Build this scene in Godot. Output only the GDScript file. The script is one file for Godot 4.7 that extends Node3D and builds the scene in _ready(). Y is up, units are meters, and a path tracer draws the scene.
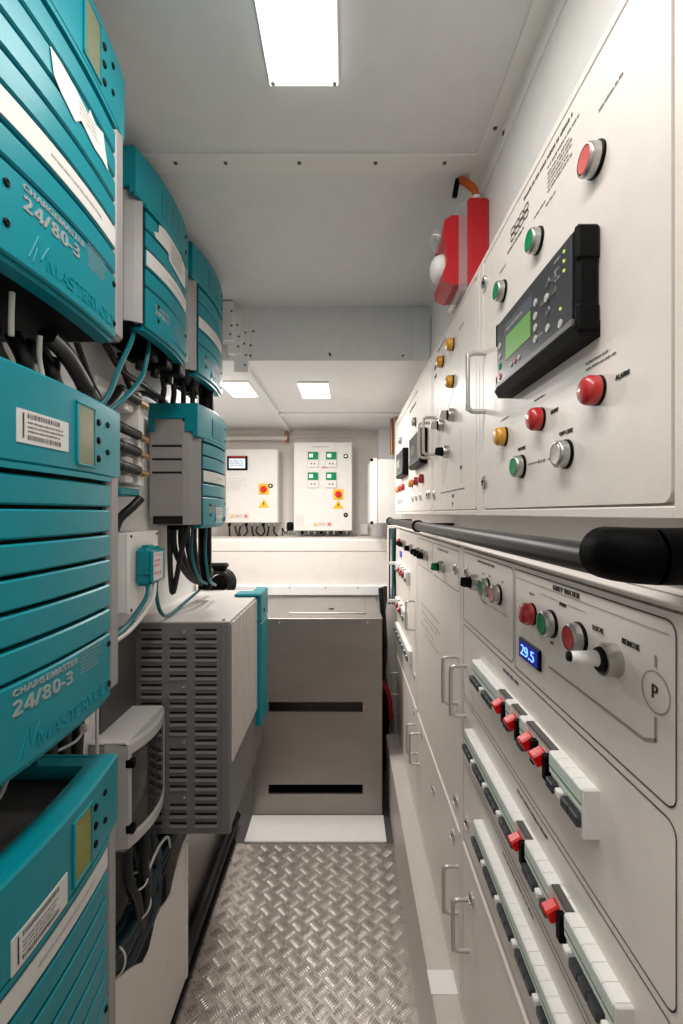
extends Node3D
# A narrow technical room: battery chargers on one wall, a switchboard on the other.
# Heights (y) in the builders are given from eye level (EYE metres above the floor); depth d runs away from the camera along -z.

const EYE := 1.35
const XR := 0.25          # face of the switchboard
const XL := -0.55         # face of the charger wall
var RB := Basis(Vector3(0, 0, 1), Vector3(0, 1, 0), Vector3(-1, 0, 0))   # things on the switchboard side face -x
var LB := Basis(Vector3(0, 0, -1), Vector3(0, 1, 0), Vector3(1, 0, 0))   # things on the charger wall face +x
var M := {}
var cache := {}
var used := {}
var font: SystemFont
var bold_font: SystemFont
var rng := RandomNumberGenerator.new()

func P(x: float, y: float, d: float) -> Vector3:
	return Vector3(x, EYE + y, -d)

# ------------------------------------------------------------------ mesh builder
class MB:
	var v := PackedVector3Array()
	var n := PackedVector3Array()
	func tri(a: Vector3, b: Vector3, c: Vector3, na: Vector3, nb: Vector3, nc: Vector3) -> void:
		if (b - a).cross(c - a).dot(na + nb + nc) > 0.0:
			v.append(a); v.append(c); v.append(b); n.append(na); n.append(nc); n.append(nb)
		else:
			v.append(a); v.append(b); v.append(c); n.append(na); n.append(nb); n.append(nc)
	func quad(a: Vector3, b: Vector3, c: Vector3, d: Vector3, out: Vector3) -> void:
		var nn := (c - a).cross(d - b)
		if nn.length() < 1e-12: return
		nn = nn.normalized()
		if nn.dot(out) < 0.0: nn = -nn
		tri(a, b, c, nn, nn, nn); tri(a, c, d, nn, nn, nn)
	func box(c: Vector3, s: Vector3, bev := 0.0, bas := Basis()) -> MB:
		var h := s * 0.5
		var b: float = min(bev, min(h.x, min(h.y, h.z)) * 0.95)
		var g := func(x, y, z): return c + bas * Vector3(x, y, z)
		for ax in 3:
			var a1 := (ax + 1) % 3
			var a2 := (ax + 2) % 3
			for sg in [-1.0, 1.0]:
				var q := []
				for t in [[-1, -1], [1, -1], [1, 1], [-1, 1]]:
					var p := Vector3()
					p[ax] = sg * h[ax]; p[a1] = t[0] * (h[a1] - b); p[a2] = t[1] * (h[a2] - b)
					q.append(c + bas * p)
				var o := Vector3(); o[ax] = sg
				quad(q[0], q[1], q[2], q[3], bas * o)
			if b > 0.0:
				for s1 in [-1.0, 1.0]:
					for s2 in [-1.0, 1.0]:
						var p0 := Vector3(); var p1 := Vector3(); var p2 := Vector3(); var p3 := Vector3()
						p0[ax] = -(h[ax] - b); p0[a1] = s1 * h[a1]; p0[a2] = s2 * (h[a2] - b)
						p1 = p0; p1[ax] = h[ax] - b
						p2[ax] = h[ax] - b; p2[a1] = s1 * (h[a1] - b); p2[a2] = s2 * h[a2]
						p3 = p2; p3[ax] = -(h[ax] - b)
						var o2 := Vector3(); o2[a1] = s1; o2[a2] = s2
						quad(c + bas * p0, c + bas * p1, c + bas * p2, c + bas * p3, bas * o2)
		if b > 0.0:
			for sx in [-1.0, 1.0]:
				for sy in [-1.0, 1.0]:
					for sz in [-1.0, 1.0]:
						var nn: Vector3 = bas * Vector3(sx, sy, sz).normalized()
						tri(g.call(sx * h.x, sy * (h.y - b), sz * (h.z - b)), g.call(sx * (h.x - b), sy * h.y, sz * (h.z - b)), g.call(sx * (h.x - b), sy * (h.y - b), sz * h.z), nn, nn, nn)
		return self
	# box between two corners
	func bx(a: Vector3, b: Vector3, bev := 0.0) -> MB:
		return box((a + b) * 0.5, (b - a).abs(), bev)
	# profile of (radius, height) turned about dir through c
	func lathe(c: Vector3, dir: Vector3, prof: Array, seg := 20) -> MB:
		var z := dir.normalized()
		var x := z.cross(Vector3.UP if abs(z.y) < 0.9 else Vector3.RIGHT).normalized()
		var y := z.cross(x)
		var m := prof.size()
		var sn := []
		for i in m - 1:
			var d: Vector2 = prof[i + 1] - prof[i]
			sn.append(Vector2(d.y, -d.x).normalized() if d.length() > 1e-9 else Vector2(1, 0))
		for i in m - 1:
			var n0: Vector2 = sn[i]; var n1: Vector2 = sn[i]
			if i > 0 and sn[i - 1].dot(sn[i]) > 0.75: n0 = (sn[i - 1] + sn[i]).normalized()
			if i < m - 2 and sn[i + 1].dot(sn[i]) > 0.75: n1 = (sn[i + 1] + sn[i]).normalized()
			for k in seg:
				var a0 := TAU * k / seg; var a1 := TAU * (k + 1) / seg
				var r0 := x * cos(a0) + y * sin(a0); var r1 := x * cos(a1) + y * sin(a1)
				var p00: Vector3 = c + r0 * prof[i].x + z * prof[i].y
				var p01: Vector3 = c + r1 * prof[i].x + z * prof[i].y
				var p10: Vector3 = c + r0 * prof[i + 1].x + z * prof[i + 1].y
				var p11: Vector3 = c + r1 * prof[i + 1].x + z * prof[i + 1].y
				var m00 := r0 * n0.x + z * n0.y; var m01 := r1 * n0.x + z * n0.y
				var m10 := r0 * n1.x + z * n1.y; var m11 := r1 * n1.x + z * n1.y
				if prof[i].x > 1e-6: tri(p00, p01, p11, m00, m01, m11)
				if prof[i + 1].x > 1e-6: tri(p00, p11, p10, m00, m11, m10)
		return self
	func rod(a: Vector3, b: Vector3, r: float, seg := 12, bev := 0.0) -> MB:
		var l := a.distance_to(b)
		return lathe(a, b - a, [Vector2(0, 0), Vector2(r - bev, 0), Vector2(r, bev), Vector2(r, l - bev), Vector2(r - bev, l), Vector2(0, l)], seg)
	func tube(pts: Array, r: float, seg := 8, sub := 6, r1 := -1.0) -> MB:
		var c := []
		var m := pts.size()
		for i in m - 1:
			var p0: Vector3 = pts[max(i - 1, 0)]; var p1: Vector3 = pts[i]; var p2: Vector3 = pts[i + 1]; var p3: Vector3 = pts[min(i + 2, m - 1)]
			for k in sub:
				c.append(p1.cubic_interpolate(p2, p0, p3, float(k) / sub))
		c.append(pts[m - 1])
		var t0: Vector3 = (c[1] - c[0]).normalized()
		var x := t0.cross(Vector3.UP if abs(t0.y) < 0.9 else Vector3.RIGHT).normalized()
		var rings := []
		for i in c.size():
			var t: Vector3 = (c[min(i + 1, c.size() - 1)] - c[max(i - 1, 0)]).normalized()
			x = (x - t * x.dot(t)).normalized()
			var y := t.cross(x)
			var rr := r if r1 < 0.0 else lerpf(r, r1, float(i) / (c.size() - 1))
			var ring := []
			for k in seg:
				var a := TAU * k / seg
				var d := x * cos(a) + y * sin(a)
				ring.append([c[i] + d * rr, d])
			rings.append(ring)
		for i in c.size() - 1:
			for k in seg:
				var k1 := (k + 1) % seg
				var A = rings[i][k]; var B = rings[i][k1]; var C = rings[i + 1][k1]; var D = rings[i + 1][k]
				tri(A[0], B[0], C[0], A[1], B[1], C[1]); tri(A[0], C[0], D[0], A[1], C[1], D[1])
		for e in [0, c.size() - 1]:
			var nn: Vector3 = (c[0] - c[1]).normalized() if e == 0 else (c[e] - c[e - 1]).normalized()
			for k in seg:
				tri(c[e], rings[e][k][0], rings[e][(k + 1) % seg][0], nn, nn, nn)
		return self
	# polygon in the plane (u, v), pulled out along w; bas has u, v, w as columns
	func prism(poly: PackedVector2Array, o: Vector3, w0: float, w1: float, bas := Basis(), ch := 0.0) -> MB:
		var g := func(p: Vector2, w: float): return o + bas * Vector3(p.x, p.y, w)
		var top := poly
		if ch > 0.0:
			var off := Geometry2D.offset_polygon(poly, -ch, Geometry2D.JOIN_MITER)
			if off.size() == 1 and off[0].size() == poly.size():
				# match the order of the inset points to the outline
				var best := 0; var bd := 1e9
				for i in poly.size():
					var dd: float = off[0][i].distance_to(poly[0])
					if dd < bd: bd = dd; best = i
				top = PackedVector2Array()
				var step := 1 if Geometry2D.is_polygon_clockwise(off[0]) == Geometry2D.is_polygon_clockwise(poly) else -1
				for i in poly.size(): top.append(off[0][posmod(best + step * i, poly.size())])
			else:
				ch = 0.0
		var ix := Geometry2D.triangulate_polygon(top)
		var n1: Vector3 = bas.z * sign(w1 - w0); var n0 := -n1
		for i in range(0, ix.size(), 3):
			tri(g.call(top[ix[i]], w1), g.call(top[ix[i + 1]], w1), g.call(top[ix[i + 2]], w1), n1, n1, n1)
		ix = Geometry2D.triangulate_polygon(poly)
		for i in range(0, ix.size(), 3):
			tri(g.call(poly[ix[i]], w0), g.call(poly[ix[i + 1]], w0), g.call(poly[ix[i + 2]], w0), n0, n0, n0)
		var cw := Geometry2D.is_polygon_clockwise(poly)
		var wm: float = w1 - ch * sign(w1 - w0)
		for i in poly.size():
			var a := poly[i]; var b := poly[(i + 1) % poly.size()]
			var d := b - a
			var on := Vector2(d.y, -d.x).normalized()
			if cw: on = -on
			var o3: Vector3 = bas * Vector3(on.x, on.y, 0)
			quad(g.call(a, w0), g.call(b, w0), g.call(b, wm), g.call(a, wm), o3)
			if ch > 0.0:
				quad(g.call(a, wm), g.call(b, wm), g.call(top[(i + 1) % poly.size()], w1), g.call(top[i], w1), o3 + n1)
		return self
	# a strip that bows outwards: u0..u1, v0..v1, front at w(u) = wb + bulge * (1 - ((u - uc) / half)^2)
	func bow(u0: float, u1: float, v0: float, v1: float, wb: float, bulge: float, uc: float, half: float, th := 0.008, ch := 0.002, seg := 10) -> MB:
		var prof := [Vector2(v0, -th), Vector2(v0, -ch), Vector2(v0 + ch, 0), Vector2(v1 - ch, 0), Vector2(v1, -ch), Vector2(v1, -th)]
		var outs := [Vector2(-1, 0), Vector2(-1, 1), Vector2(0, 1), Vector2(1, 1), Vector2(1, 0)]
		for i in seg:
			var ua := lerpf(u0, u1, float(i) / seg); var ub := lerpf(u0, u1, float(i + 1) / seg)
			var wa := wb + bulge * (1.0 - pow((ua - uc) / half, 2)); var wbb := wb + bulge * (1.0 - pow((ub - uc) / half, 2))
			var na := Vector3(2.0 * bulge * (ua - uc) / (half * half), 0, 1).normalized(); var nb := Vector3(2.0 * bulge * (ub - uc) / (half * half), 0, 1).normalized()
			for k in 5:
				var p: Vector2 = prof[k]; var q: Vector2 = prof[k + 1]
				var A := Vector3(ua, p.x, wa + p.y); var B := Vector3(ub, p.x, wbb + p.y); var C := Vector3(ub, q.x, wbb + q.y); var D := Vector3(ua, q.x, wa + q.y)
				if k == 2:
					tri(A, B, C, na, nb, nb); tri(A, C, D, na, nb, na)
				else:
					quad(A, B, C, D, Vector3(0, outs[k].x, outs[k].y))
			quad(Vector3(ua, v0, wa - th), Vector3(ub, v0, wbb - th), Vector3(ub, v1, wbb - th), Vector3(ua, v1, wa - th), Vector3(0, 0, -1))
		for e in [u0, u1]:
			var w := wb + bulge * (1.0 - pow((e - uc) / half, 2))
			var sx := -1.0 if e == u0 else 1.0
			quad(Vector3(e, v0, w - th), Vector3(e, v0 + ch, w), Vector3(e, v1 - ch, w), Vector3(e, v1, w - th), Vector3(sx, 0, 0))
		return self
	func mesh() -> ArrayMesh:
		var arr := []
		arr.resize(Mesh.ARRAY_MAX)
		arr[Mesh.ARRAY_VERTEX] = v
		arr[Mesh.ARRAY_NORMAL] = n
		var am := ArrayMesh.new()
		am.add_surface_from_arrays(Mesh.PRIMITIVE_TRIANGLES, arr)
		return am

func rrect(u0: float, v0: float, u1: float, v1: float, r: Array, seg := 5) -> PackedVector2Array:
	# corner radii in the order (u0,v0) (u1,v0) (u1,v1) (u0,v1)
	var out := PackedVector2Array()
	var cs := [[Vector2(u0, v0), Vector2(1, 1), PI], [Vector2(u1, v0), Vector2(-1, 1), 1.5 * PI], [Vector2(u1, v1), Vector2(-1, -1), 0.0], [Vector2(u0, v1), Vector2(1, -1), 0.5 * PI]]
	for i in 4:
		var rr: float = r[i]
		if rr <= 0.0:
			out.append(cs[i][0]); continue
		var c: Vector2 = cs[i][0] + cs[i][1] * rr
		for k in seg + 1:
			var a: float = cs[i][2] + 0.5 * PI * k / seg
			out.append(c + Vector2(cos(a), sin(a)) * rr)
	return out

func outline(mb: MB, poly: PackedVector2Array, wid: float, w := 0.0006) -> void:
	# a printed line that follows a closed outline
	var m := poly.size()
	for i in m:
		line(mb, poly[i], poly[(i + 1) % m], wid, w)

func line(mb: MB, a: Vector2, b: Vector2, wid: float, w := 0.0006) -> void:
	var d := (b - a)
	if d.length() < 1e-6: return
	var t := d.normalized()
	var p := Vector2(-t.y, t.x) * wid * 0.5
	a -= t * wid * 0.3; b += t * wid * 0.3
	mb.quad(Vector3(a.x - p.x, a.y - p.y, w), Vector3(b.x - p.x, b.y - p.y, w), Vector3(b.x + p.x, b.y + p.y, w), Vector3(a.x + p.x, a.y + p.y, w), Vector3(0, 0, 1))

func text(mb: MB, s: String, u: float, v: float, h: float, width := 0.0, fn = null, bold := false, w := 0.0006, depth := 0.0004) -> void:
	# lettering: lower edge of the letters at (u, v), letters h high, laid on the plane or on a bowed face through fn(u) -> w
	var tm := TextMesh.new()
	tm.font = bold_font if bold else font; tm.text = s; tm.font_size = 24; tm.pixel_size = 0.01; tm.depth = 0.02
	tm.curve_step = 3.0
	var arr := tm.surface_get_arrays(0)
	var vs: PackedVector3Array = arr[Mesh.ARRAY_VERTEX]
	var ns: PackedVector3Array = arr[Mesh.ARRAY_NORMAL]
	var ix = arr[Mesh.ARRAY_INDEX]
	if vs.size() == 0: return
	var lo := vs[0]; var hi := vs[0]
	for p in vs: lo = lo.min(p); hi = hi.max(p)
	var sc: float = h / max(hi.y - lo.y, 1e-6)
	var sx: float = sc if width <= 0.0 else width / max(hi.x - lo.x, 1e-6)
	var g := func(p: Vector3):
		var uu: float = u + (p.x - lo.x) * sx
		var base: float = w if fn == null else fn.call(uu) + w
		return Vector3(uu, v + (p.y - lo.y) * sc, base + (depth if p.z > (lo.z + hi.z) * 0.5 else -0.002))
	var order = ix if ix != null and ix.size() > 0 else range(vs.size())
	for i in range(0, order.size(), 3):
		var a: int = order[i]; var b: int = order[i + 1]; var c: int = order[i + 2]
		mb.tri(g.call(vs[a]), g.call(vs[b]), g.call(vs[c]), ns[a], ns[b], ns[c])

func small_print(mb: MB, u0: float, u1: float, v: float, h: float, rows: int, pitch: float, fn = null, w := 0.0006, ragged := 0.25) -> void:
	# lettering too small to read in the photograph: rows of word-length bars
	for r in rows:
		var u := u0
		var end := u1 - (u1 - u0) * ragged * rng.randf()
		while u < end:
			var letters := rng.randi_range(2, 7)
			for q in letters:
				var l: float = h * rng.randf_range(0.42, 0.62)
				if u + l > end: break
				var wa: float = w if fn == null else fn.call(u) + w
				var wb: float = w if fn == null else fn.call(u + l) + w
				var y := v - r * pitch
				var hh := h * rng.randf_range(0.72, 1.0)
				mb.quad(Vector3(u, y, wa), Vector3(u + l, y, wb), Vector3(u + l, y + hh, wb), Vector3(u, y + hh, wa), Vector3(0, 0, 1))
				u += l + h * 0.22
			u += h * 0.5

func barcode(mb: MB, u0: float, u1: float, v0: float, v1: float, fn = null, w := 0.0006) -> void:
	var u := u0
	while u < u1:
		var l := rng.randf_range(0.0005, 0.0014)
		var wa: float = w if fn == null else fn.call(u) + w
		mb.quad(Vector3(u, v0, wa), Vector3(u + l, v0, wa), Vector3(u + l, v1, wa), Vector3(u, v1, wa), Vector3(0, 0, 1))
		u += l + rng.randf_range(0.0006, 0.0016)

# ------------------------------------------------------------------ nodes
func numbered(called: String) -> String:
	if not used.has(called):
		used[called] = 0
		return called
	used[called] += 1
	return "%s_%03d" % [called, used[called]]

func tag(o: Node, label: String, category := "", group := "", kind := "") -> Node:
	if label: o.set_meta("label", label)
	if category: o.set_meta("category", category)
	if group: o.set_meta("group", group)
	if kind: o.set_meta("kind", kind)
	return o

func thing(called: String, label: String, category: String, xf := Transform3D(), group := "") -> Node3D:
	var o := Node3D.new()
	o.name = numbered(called)
	o.transform = xf
	add_child(o)
	tag(o, label, category, group)
	return o

func part(called: String, mesh: Mesh, m: Material, parent: Node, xf := Transform3D()) -> MeshInstance3D:
	var o := MeshInstance3D.new()
	o.name = called
	o.mesh = mesh
	o.material_override = m
	o.transform = xf
	o.cast_shadow = GeometryInstance3D.SHADOW_CASTING_SETTING_ON
	parent.add_child(o, true)
	return o

func mk(called: String, mb: MB, m: Material, parent: Node, at := Vector3.ZERO) -> MeshInstance3D:
	return part(called, mb.mesh(), m, parent, Transform3D(Basis(), at))

func struct(called: String, mb: MB, m: Material, label: String) -> MeshInstance3D:
	var o := part(numbered(called), mb.mesh(), m, self)
	tag(o, label, "", "", "structure")
	return o

func shared(key: String, maker: Callable) -> Mesh:
	if not cache.has(key): cache[key] = maker.call().mesh()
	return cache[key]

func cable(called: String, label: String, pts: Array, r: float, m: Material, group := "", sub := 6) -> MeshInstance3D:
	var o0: Vector3 = pts[0]
	var q := []
	for p in pts: q.append(p - o0)
	var mb := MB.new().tube(q, r, 8, sub)
	var o := part(numbered(called), mb.mesh(), m, self, Transform3D(Basis(), o0))
	tag(o, label, "cable", group)
	return o

func strand(parent: Node3D, pts: Array, r: float, m: Material, sub := 6) -> void:
	# one cable of a tied bundle, given in room coordinates
	var q := []
	for p in pts: q.append(p - parent.position)
	mk("cable", MB.new().tube(q, r, 8, sub), m, parent)

# ------------------------------------------------------------------ materials
func noise_tex(freq: float, lo: Color, hi: Color, sd: int, octaves := 4) -> NoiseTexture2D:
	var f := FastNoiseLite.new()
	f.seed = sd; f.frequency = freq; f.fractal_octaves = octaves
	f.noise_type = FastNoiseLite.TYPE_SIMPLEX_SMOOTH
	var t := NoiseTexture2D.new()
	t.width = 256; t.height = 256; t.seamless = true; t.noise = f
	var g := Gradient.new()
	g.set_color(0, lo); g.set_color(1, hi)
	t.color_ramp = g
	return t

func bump_tex(freq: float, strength: float, sd: int) -> NoiseTexture2D:
	var f := FastNoiseLite.new()
	f.seed = sd; f.frequency = freq
	var t := NoiseTexture2D.new()
	t.width = 256; t.height = 256; t.seamless = true; t.as_normal_map = true; t.bump_strength = strength; t.noise = f
	return t

func flat(c: Color, rough := 0.5, metal := 0.0) -> StandardMaterial3D:
	var m := StandardMaterial3D.new()
	m.albedo_color = c; m.roughness = rough; m.metallic = metal
	return m

func paint(c: Color, rough := 0.45, vary := 0.04, metal := 0.0, scale := Vector3(3, 3, 3), peel := 0.025) -> StandardMaterial3D:
	var m := flat(Color.WHITE, rough, metal)
	m.albedo_texture = noise_tex(0.02, Color(c.r * (1.0 - vary), c.g * (1.0 - vary), c.b * (1.0 - vary)), Color(min(c.r * (1.0 + vary), 1), min(c.g * (1.0 + vary), 1), min(c.b * (1.0 + vary), 1)), int(c.r * 90 + c.b * 700))
	m.uv1_triplanar = true; m.uv1_world_triplanar = true; m.uv1_scale = scale
	if peel > 0.0:
		m.normal_enabled = true; m.normal_texture = M.peel; m.normal_scale = peel
	return m

func glow(c: Color, e: float) -> StandardMaterial3D:
	var m := flat(c, 0.4)
	m.emission_enabled = true; m.emission = c; m.emission_energy_multiplier = e
	return m

func make_materials() -> void:
	M.peel = bump_tex(0.12, 3.0, 4)
	M.cream = paint(Color(0.908, 0.873, 0.843), 0.42, 0.012)
	M.wall = paint(Color(0.915, 0.905, 0.89), 0.5, 0.015)
	M.ceiling = paint(Color(0.905, 0.908, 0.91), 0.5, 0.012)
	M.backwall = paint(Color(0.905, 0.878, 0.855), 0.5, 0.015)
	M.teal = paint(Color(0.0, 0.51, 0.56), 0.36, 0.02); M.teal.metallic_specular = 0.42
	M.grey = paint(Color(0.58, 0.565, 0.56), 0.42, 0.02)
	M.midgrey = paint(Color(0.46, 0.45, 0.445), 0.45, 0.02)
	M.dkgrey = paint(Color(0.33, 0.32, 0.315), 0.5, 0.03)
	M.boxgrey = paint(Color(0.87, 0.86, 0.845), 0.45, 0.012)
	M.black = flat(Color(0.02, 0.02, 0.022), 0.5); M.black.metallic_specular = 0.25
	M.rubber = flat(Color(0.03, 0.03, 0.032), 0.42)
	M.bar = flat(Color(0.024, 0.024, 0.026), 0.40); M.bar.metallic_specular = 0.4
	M.void = flat(Color(0.012, 0.012, 0.013), 0.9)  # near-black that paints the dark inside of openings
	M.chrome = flat(Color(0.82, 0.81, 0.80), 0.25, 0.85)
	M.silver = flat(Color(0.72, 0.715, 0.70), 0.33, 0.9)
	M.steelrod = flat(Color(0.80, 0.78, 0.76), 0.3, 0.7)
	M.white = flat(Color(0.93, 0.925, 0.91), 0.45)
	M.paper = flat(Color(0.82, 0.815, 0.80), 0.8)
	M.whitebright = paint(Color(0.93, 0.925, 0.91), 0.5, 0.01)
	M.red = flat(Color(0.74, 0.09, 0.125), 0.3)
	M.redlens = flat(Color(0.74, 0.035, 0.06), 0.12); M.redlens.clearcoat_enabled = true
	M.redcap = flat(Color(0.84, 0.38, 0.38), 0.35)
	M.redtoggle = flat(Color(0.85, 0.05, 0.05), 0.35)
	M.green = flat(Color(0.0, 0.53, 0.31), 0.4); M.green.metallic_specular = 0.25
	M.amber = flat(Color(0.86, 0.60, 0.13), 0.16); M.amber.clearcoat_enabled = true
	M.orange = flat(Color(0.80, 0.36, 0.10), 0.45)
	M.yellow = flat(Color(0.92, 0.72, 0.10), 0.45)
	M.ink = flat(Color(0.20, 0.19, 0.185), 0.7)
	M.faint = flat(Color(0.60, 0.575, 0.55), 0.7)
	M.silverink = flat(Color(0.58, 0.61, 0.61), 0.45, 0.0)
	M.tealcable = flat(Color(0.0, 0.40, 0.44), 0.4)
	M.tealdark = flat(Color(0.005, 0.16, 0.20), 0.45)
	M.whitecable = flat(Color(0.80, 0.79, 0.77), 0.45)
	M.ribgrey = paint(Color(0.78, 0.76, 0.74), 0.45, 0.012)
	M.brass = flat(Color(0.68, 0.56, 0.42), 0.35, 0.6)
	M.duct = paint(Color(0.78, 0.75, 0.72), 0.38, 0.02)
	M.endblack = flat(Color(0.012, 0.012, 0.013), 0.55); M.endblack.metallic_specular = 0.15
	M.lidgrey = paint(Color(0.74, 0.735, 0.725), 0.45, 0.012)
	M.copper = flat(Color(0.66, 0.46, 0.34), 0.4, 0.6)
	M.lcd = flat(Color(0.45, 0.48, 0.38), 0.15)
	M.lcdyellow = flat(Color(0.50, 0.52, 0.20), 0.15)
	M.face = flat(Color(0.21, 0.22, 0.235), 0.35)
	M.key = flat(Color(0.72, 0.72, 0.71), 0.4)
	M.lcdgreen = glow(Color(0.36, 0.56, 0.26), 0.25)
	M.led = glow(Color(0.75, 0.9, 0.4), 0.5)
	M.blue = glow(Color(0.02, 0.10, 0.65), 0.35)
	M.digit = glow(Color(0.55, 0.75, 1.0), 1.3)
	M.hmi = glow(Color(0.80, 0.85, 0.88), 0.55)
	M.glass = flat(Color(0.80, 0.82, 0.83, 0.32), 0.05); M.glass.transparency = BaseMaterial3D.TRANSPARENCY_ALPHA
	M.smoke = flat(Color(0.10, 0.10, 0.10, 0.45), 0.06); M.smoke.transparency = BaseMaterial3D.TRANSPARENCY_ALPHA
	M.label = flat(Color(0.83, 0.86, 0.84), 0.35)
	# brushed sheet metal
	M.steel = flat(Color.WHITE, 0.38, 0.75)
	M.steel.albedo_texture = noise_tex(0.012, Color(0.60, 0.578, 0.558), Color(0.64, 0.618, 0.597), 11, 2)
	M.steel.uv1_triplanar = true; M.steel.uv1_world_triplanar = true; M.steel.uv1_scale = Vector3(0.7, 2, 0.7)
	# worn tread plate
	M.tread = flat(Color.WHITE, 0.33, 0.85)
	M.tread.albedo_texture = noise_tex(0.02, Color(0.76, 0.73, 0.705), Color(0.88, 0.85, 0.825), 21)
	M.tread.roughness_texture = noise_tex(0.03, Color(0.75, 0.75, 0.75), Color(1, 1, 1), 22)
	M.tread.uv1_triplanar = true; M.tread.uv1_world_triplanar = true; M.tread.uv1_scale = Vector3(4, 4, 4)

# ------------------------------------------------------------------ chargers on the wall
func charger(called: String, label: String, o: Dictionary) -> Node3D:
	var big: bool = o.big
	var W := 0.32 if big else 0.28
	var H: float = 0.41 if big else 0.333
	var D := 0.222 if big else 0.162
	var bulge := 0.013 if big else 0.016
	var strip := 0.031 if big else 0.030
	var tc := 0.106 if big else 0.097          # height of the top cap
	var ns := 6 if big else 4
	var sh := 0.035 if big else 0.038          # slat pitch
	var wb := D - bulge
	var hf := W * 0.5
	var fn := func(u): return wb + bulge * (1.0 - pow((u - hf) / hf, 2))
	var t := thing(called, label, "charger", Transform3D(LB, P(XL, o.y, o.d)), "teal battery chargers on the wall")
	var k := "big" if big else "small"
	part("body", shared(k + "body", func():
		var b := MB.new()
		b.bx(Vector3(0.002, 0.016, 0.0 if big else 0.014), Vector3(W - 0.002, H - 0.035, wb - 0.022 if big else 0.105), 0.003)
		if not big: b.bx(Vector3(0.03, 0.05, 0.0), Vector3(W - 0.03, H - 0.06, 0.015))
		if big: b.bx(Vector3(0.0, 0.004, 0.02), Vector3(strip - 0.002, H - 0.05, wb + 0.003), 0.006)
		b.bx(Vector3(W - strip + 0.002, 0.004, 0.02), Vector3(W, H - 0.05, wb + 0.003), 0.006)
		return b), M.grey, t)
	if not big:
		part("corner_profile", shared("smallcorner", func(): return MB.new().prism(PackedVector2Array([Vector2(0.0012, 0.02), Vector2(0.0012, 0.107), Vector2(0.005, 0.122), Vector2(0.013, 0.137), Vector2(0.021, wb + 0.003), Vector2(strip - 0.005, wb + 0.003), Vector2(strip - 0.005, 0.02)]), Vector3.ZERO, 0.004, H - 0.05, Basis(Vector3(1, 0, 0), Vector3(0, 0, 1), Vector3(0, 1, 0)))), M.grey, t)
		part("groove_line", shared("smallgroove", func(): return MB.new().bx(Vector3(strip - 0.0055, 0.006, wb - 0.02), Vector3(strip - 0.0008, H - tc - 0.001, wb + 0.0042))), M.black, t)  # raised black strip paints the dark groove beside the slats
	part("backing", shared(k + "back", func(): return MB.new().bx(Vector3(strip - 0.002, 0.02, wb - 0.03), Vector3(W - strip + 0.002, H - 0.02, wb - 0.008))), M.black, t)
	# cap: bowed front, skirts at both ends and an open rim on top
	part("cap", shared(k + "cap", func():
		var b := MB.new()
		b.bow(-0.003, W + 0.003, H - tc + 0.006, H - 0.0, wb + 0.002, bulge, hf, hf, 0.012, 0.003, 14)
		b.bow(strip, W - strip, H - tc, H - tc + 0.0062, wb + 0.002, bulge, hf, hf, 0.012, 0.0, 14)
		var w0 := 0.0 if big else 0.014
		for e in [0, 1]:
			var ua := -0.0025 if e == 0 else W - 0.0045
			b.bx(Vector3(ua, H - 0.042, w0), Vector3(ua + 0.007, H - 0.0005, wb), 0.001)
			b.bx(Vector3(ua, H - tc + 0.02, wb - 0.034), Vector3(ua + 0.007, H - 0.041, wb), 0.001)
			b.bx(Vector3(ua, H - tc + 0.02, w0), Vector3(ua + 0.007, H - 0.041, w0 + 0.016), 0.001)
			b.bx(Vector3(ua + 0.001, H - 0.0135, w0 + 0.001), Vector3(ua + (0.03 if e == 0 else -0.023), H - 0.0016, wb - 0.004))
		var pl := PackedVector2Array()
		for i in 13:
			var u := -0.003 + (W + 0.006) * i / 12.0
			pl.append(Vector2(u, fn.call(u)))
		for i in 13:
			var u := W + 0.003 - (W + 0.006) * i / 12.0
			pl.append(Vector2(u, fn.call(u) - 0.035))
		b.prism(pl, Vector3.ZERO, H - 0.014, H - 0.0008, Basis(Vector3(1, 0, 0), Vector3(0, 0, 1), Vector3(0, 1, 0)))
		b.bx(Vector3(0.001, H - 0.013, w0 + 0.0005), Vector3(W - 0.001, H - 0.0022, 0.03))
		return b), M.teal, t)
	part("top_plate", shared(k + "top", func(): return MB.new().bx(Vector3(0.004, H - 0.04, 0.01), Vector3(W - 0.004, H - 0.034, wb - 0.012))), M.dkgrey, t)
	var slat := shared(k + "slat", func(): return MB.new().bow(strip, W - strip, 0.0, sh - 0.0045, wb, bulge, hf, hf, 0.011, 0.0022, 12))
	for i in ns:
		part("slat", slat, M.teal, t, Transform3D(Basis(), Vector3(0, H - tc - (i + 1) * sh - 0.0005, 0)))
	var hb := H - tc - ns * sh
	part("lower_panel", shared(k + "low", func():
		var b := MB.new()
		b.bow(strip, W - strip, 0.0, hb - 0.004, wb, bulge, hf, hf, 0.011, 0.0022, 12)
		b.bow(strip, W - strip, -0.006, 0.001, wb - 0.006, bulge, hf, hf, 0.02, 0.0, 12)
		return b), M.teal, t)
	part("underside", shared(k + "under", func():
		var b := MB.new()
		b.bx(Vector3(0.012, 0.002, 0.03), Vector3(W - 0.012, 0.012, wb - 0.012), 0.002)
		for i in 7: b.bx(Vector3(0.04 + i * 0.033, -0.012, 0.05), Vector3(0.06 + i * 0.033, 0.004, 0.075), 0.003)
		return b), M.black, t)
	# screws
	var scr := shared("screw", func(): return MB.new().lathe(Vector3.ZERO, Vector3(0, 0, 1), [Vector2(0.0042, 0), Vector2(0.0042, 0.0012), Vector2(0.003, 0.002), Vector2(0, 0.0014)], 10))
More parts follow.
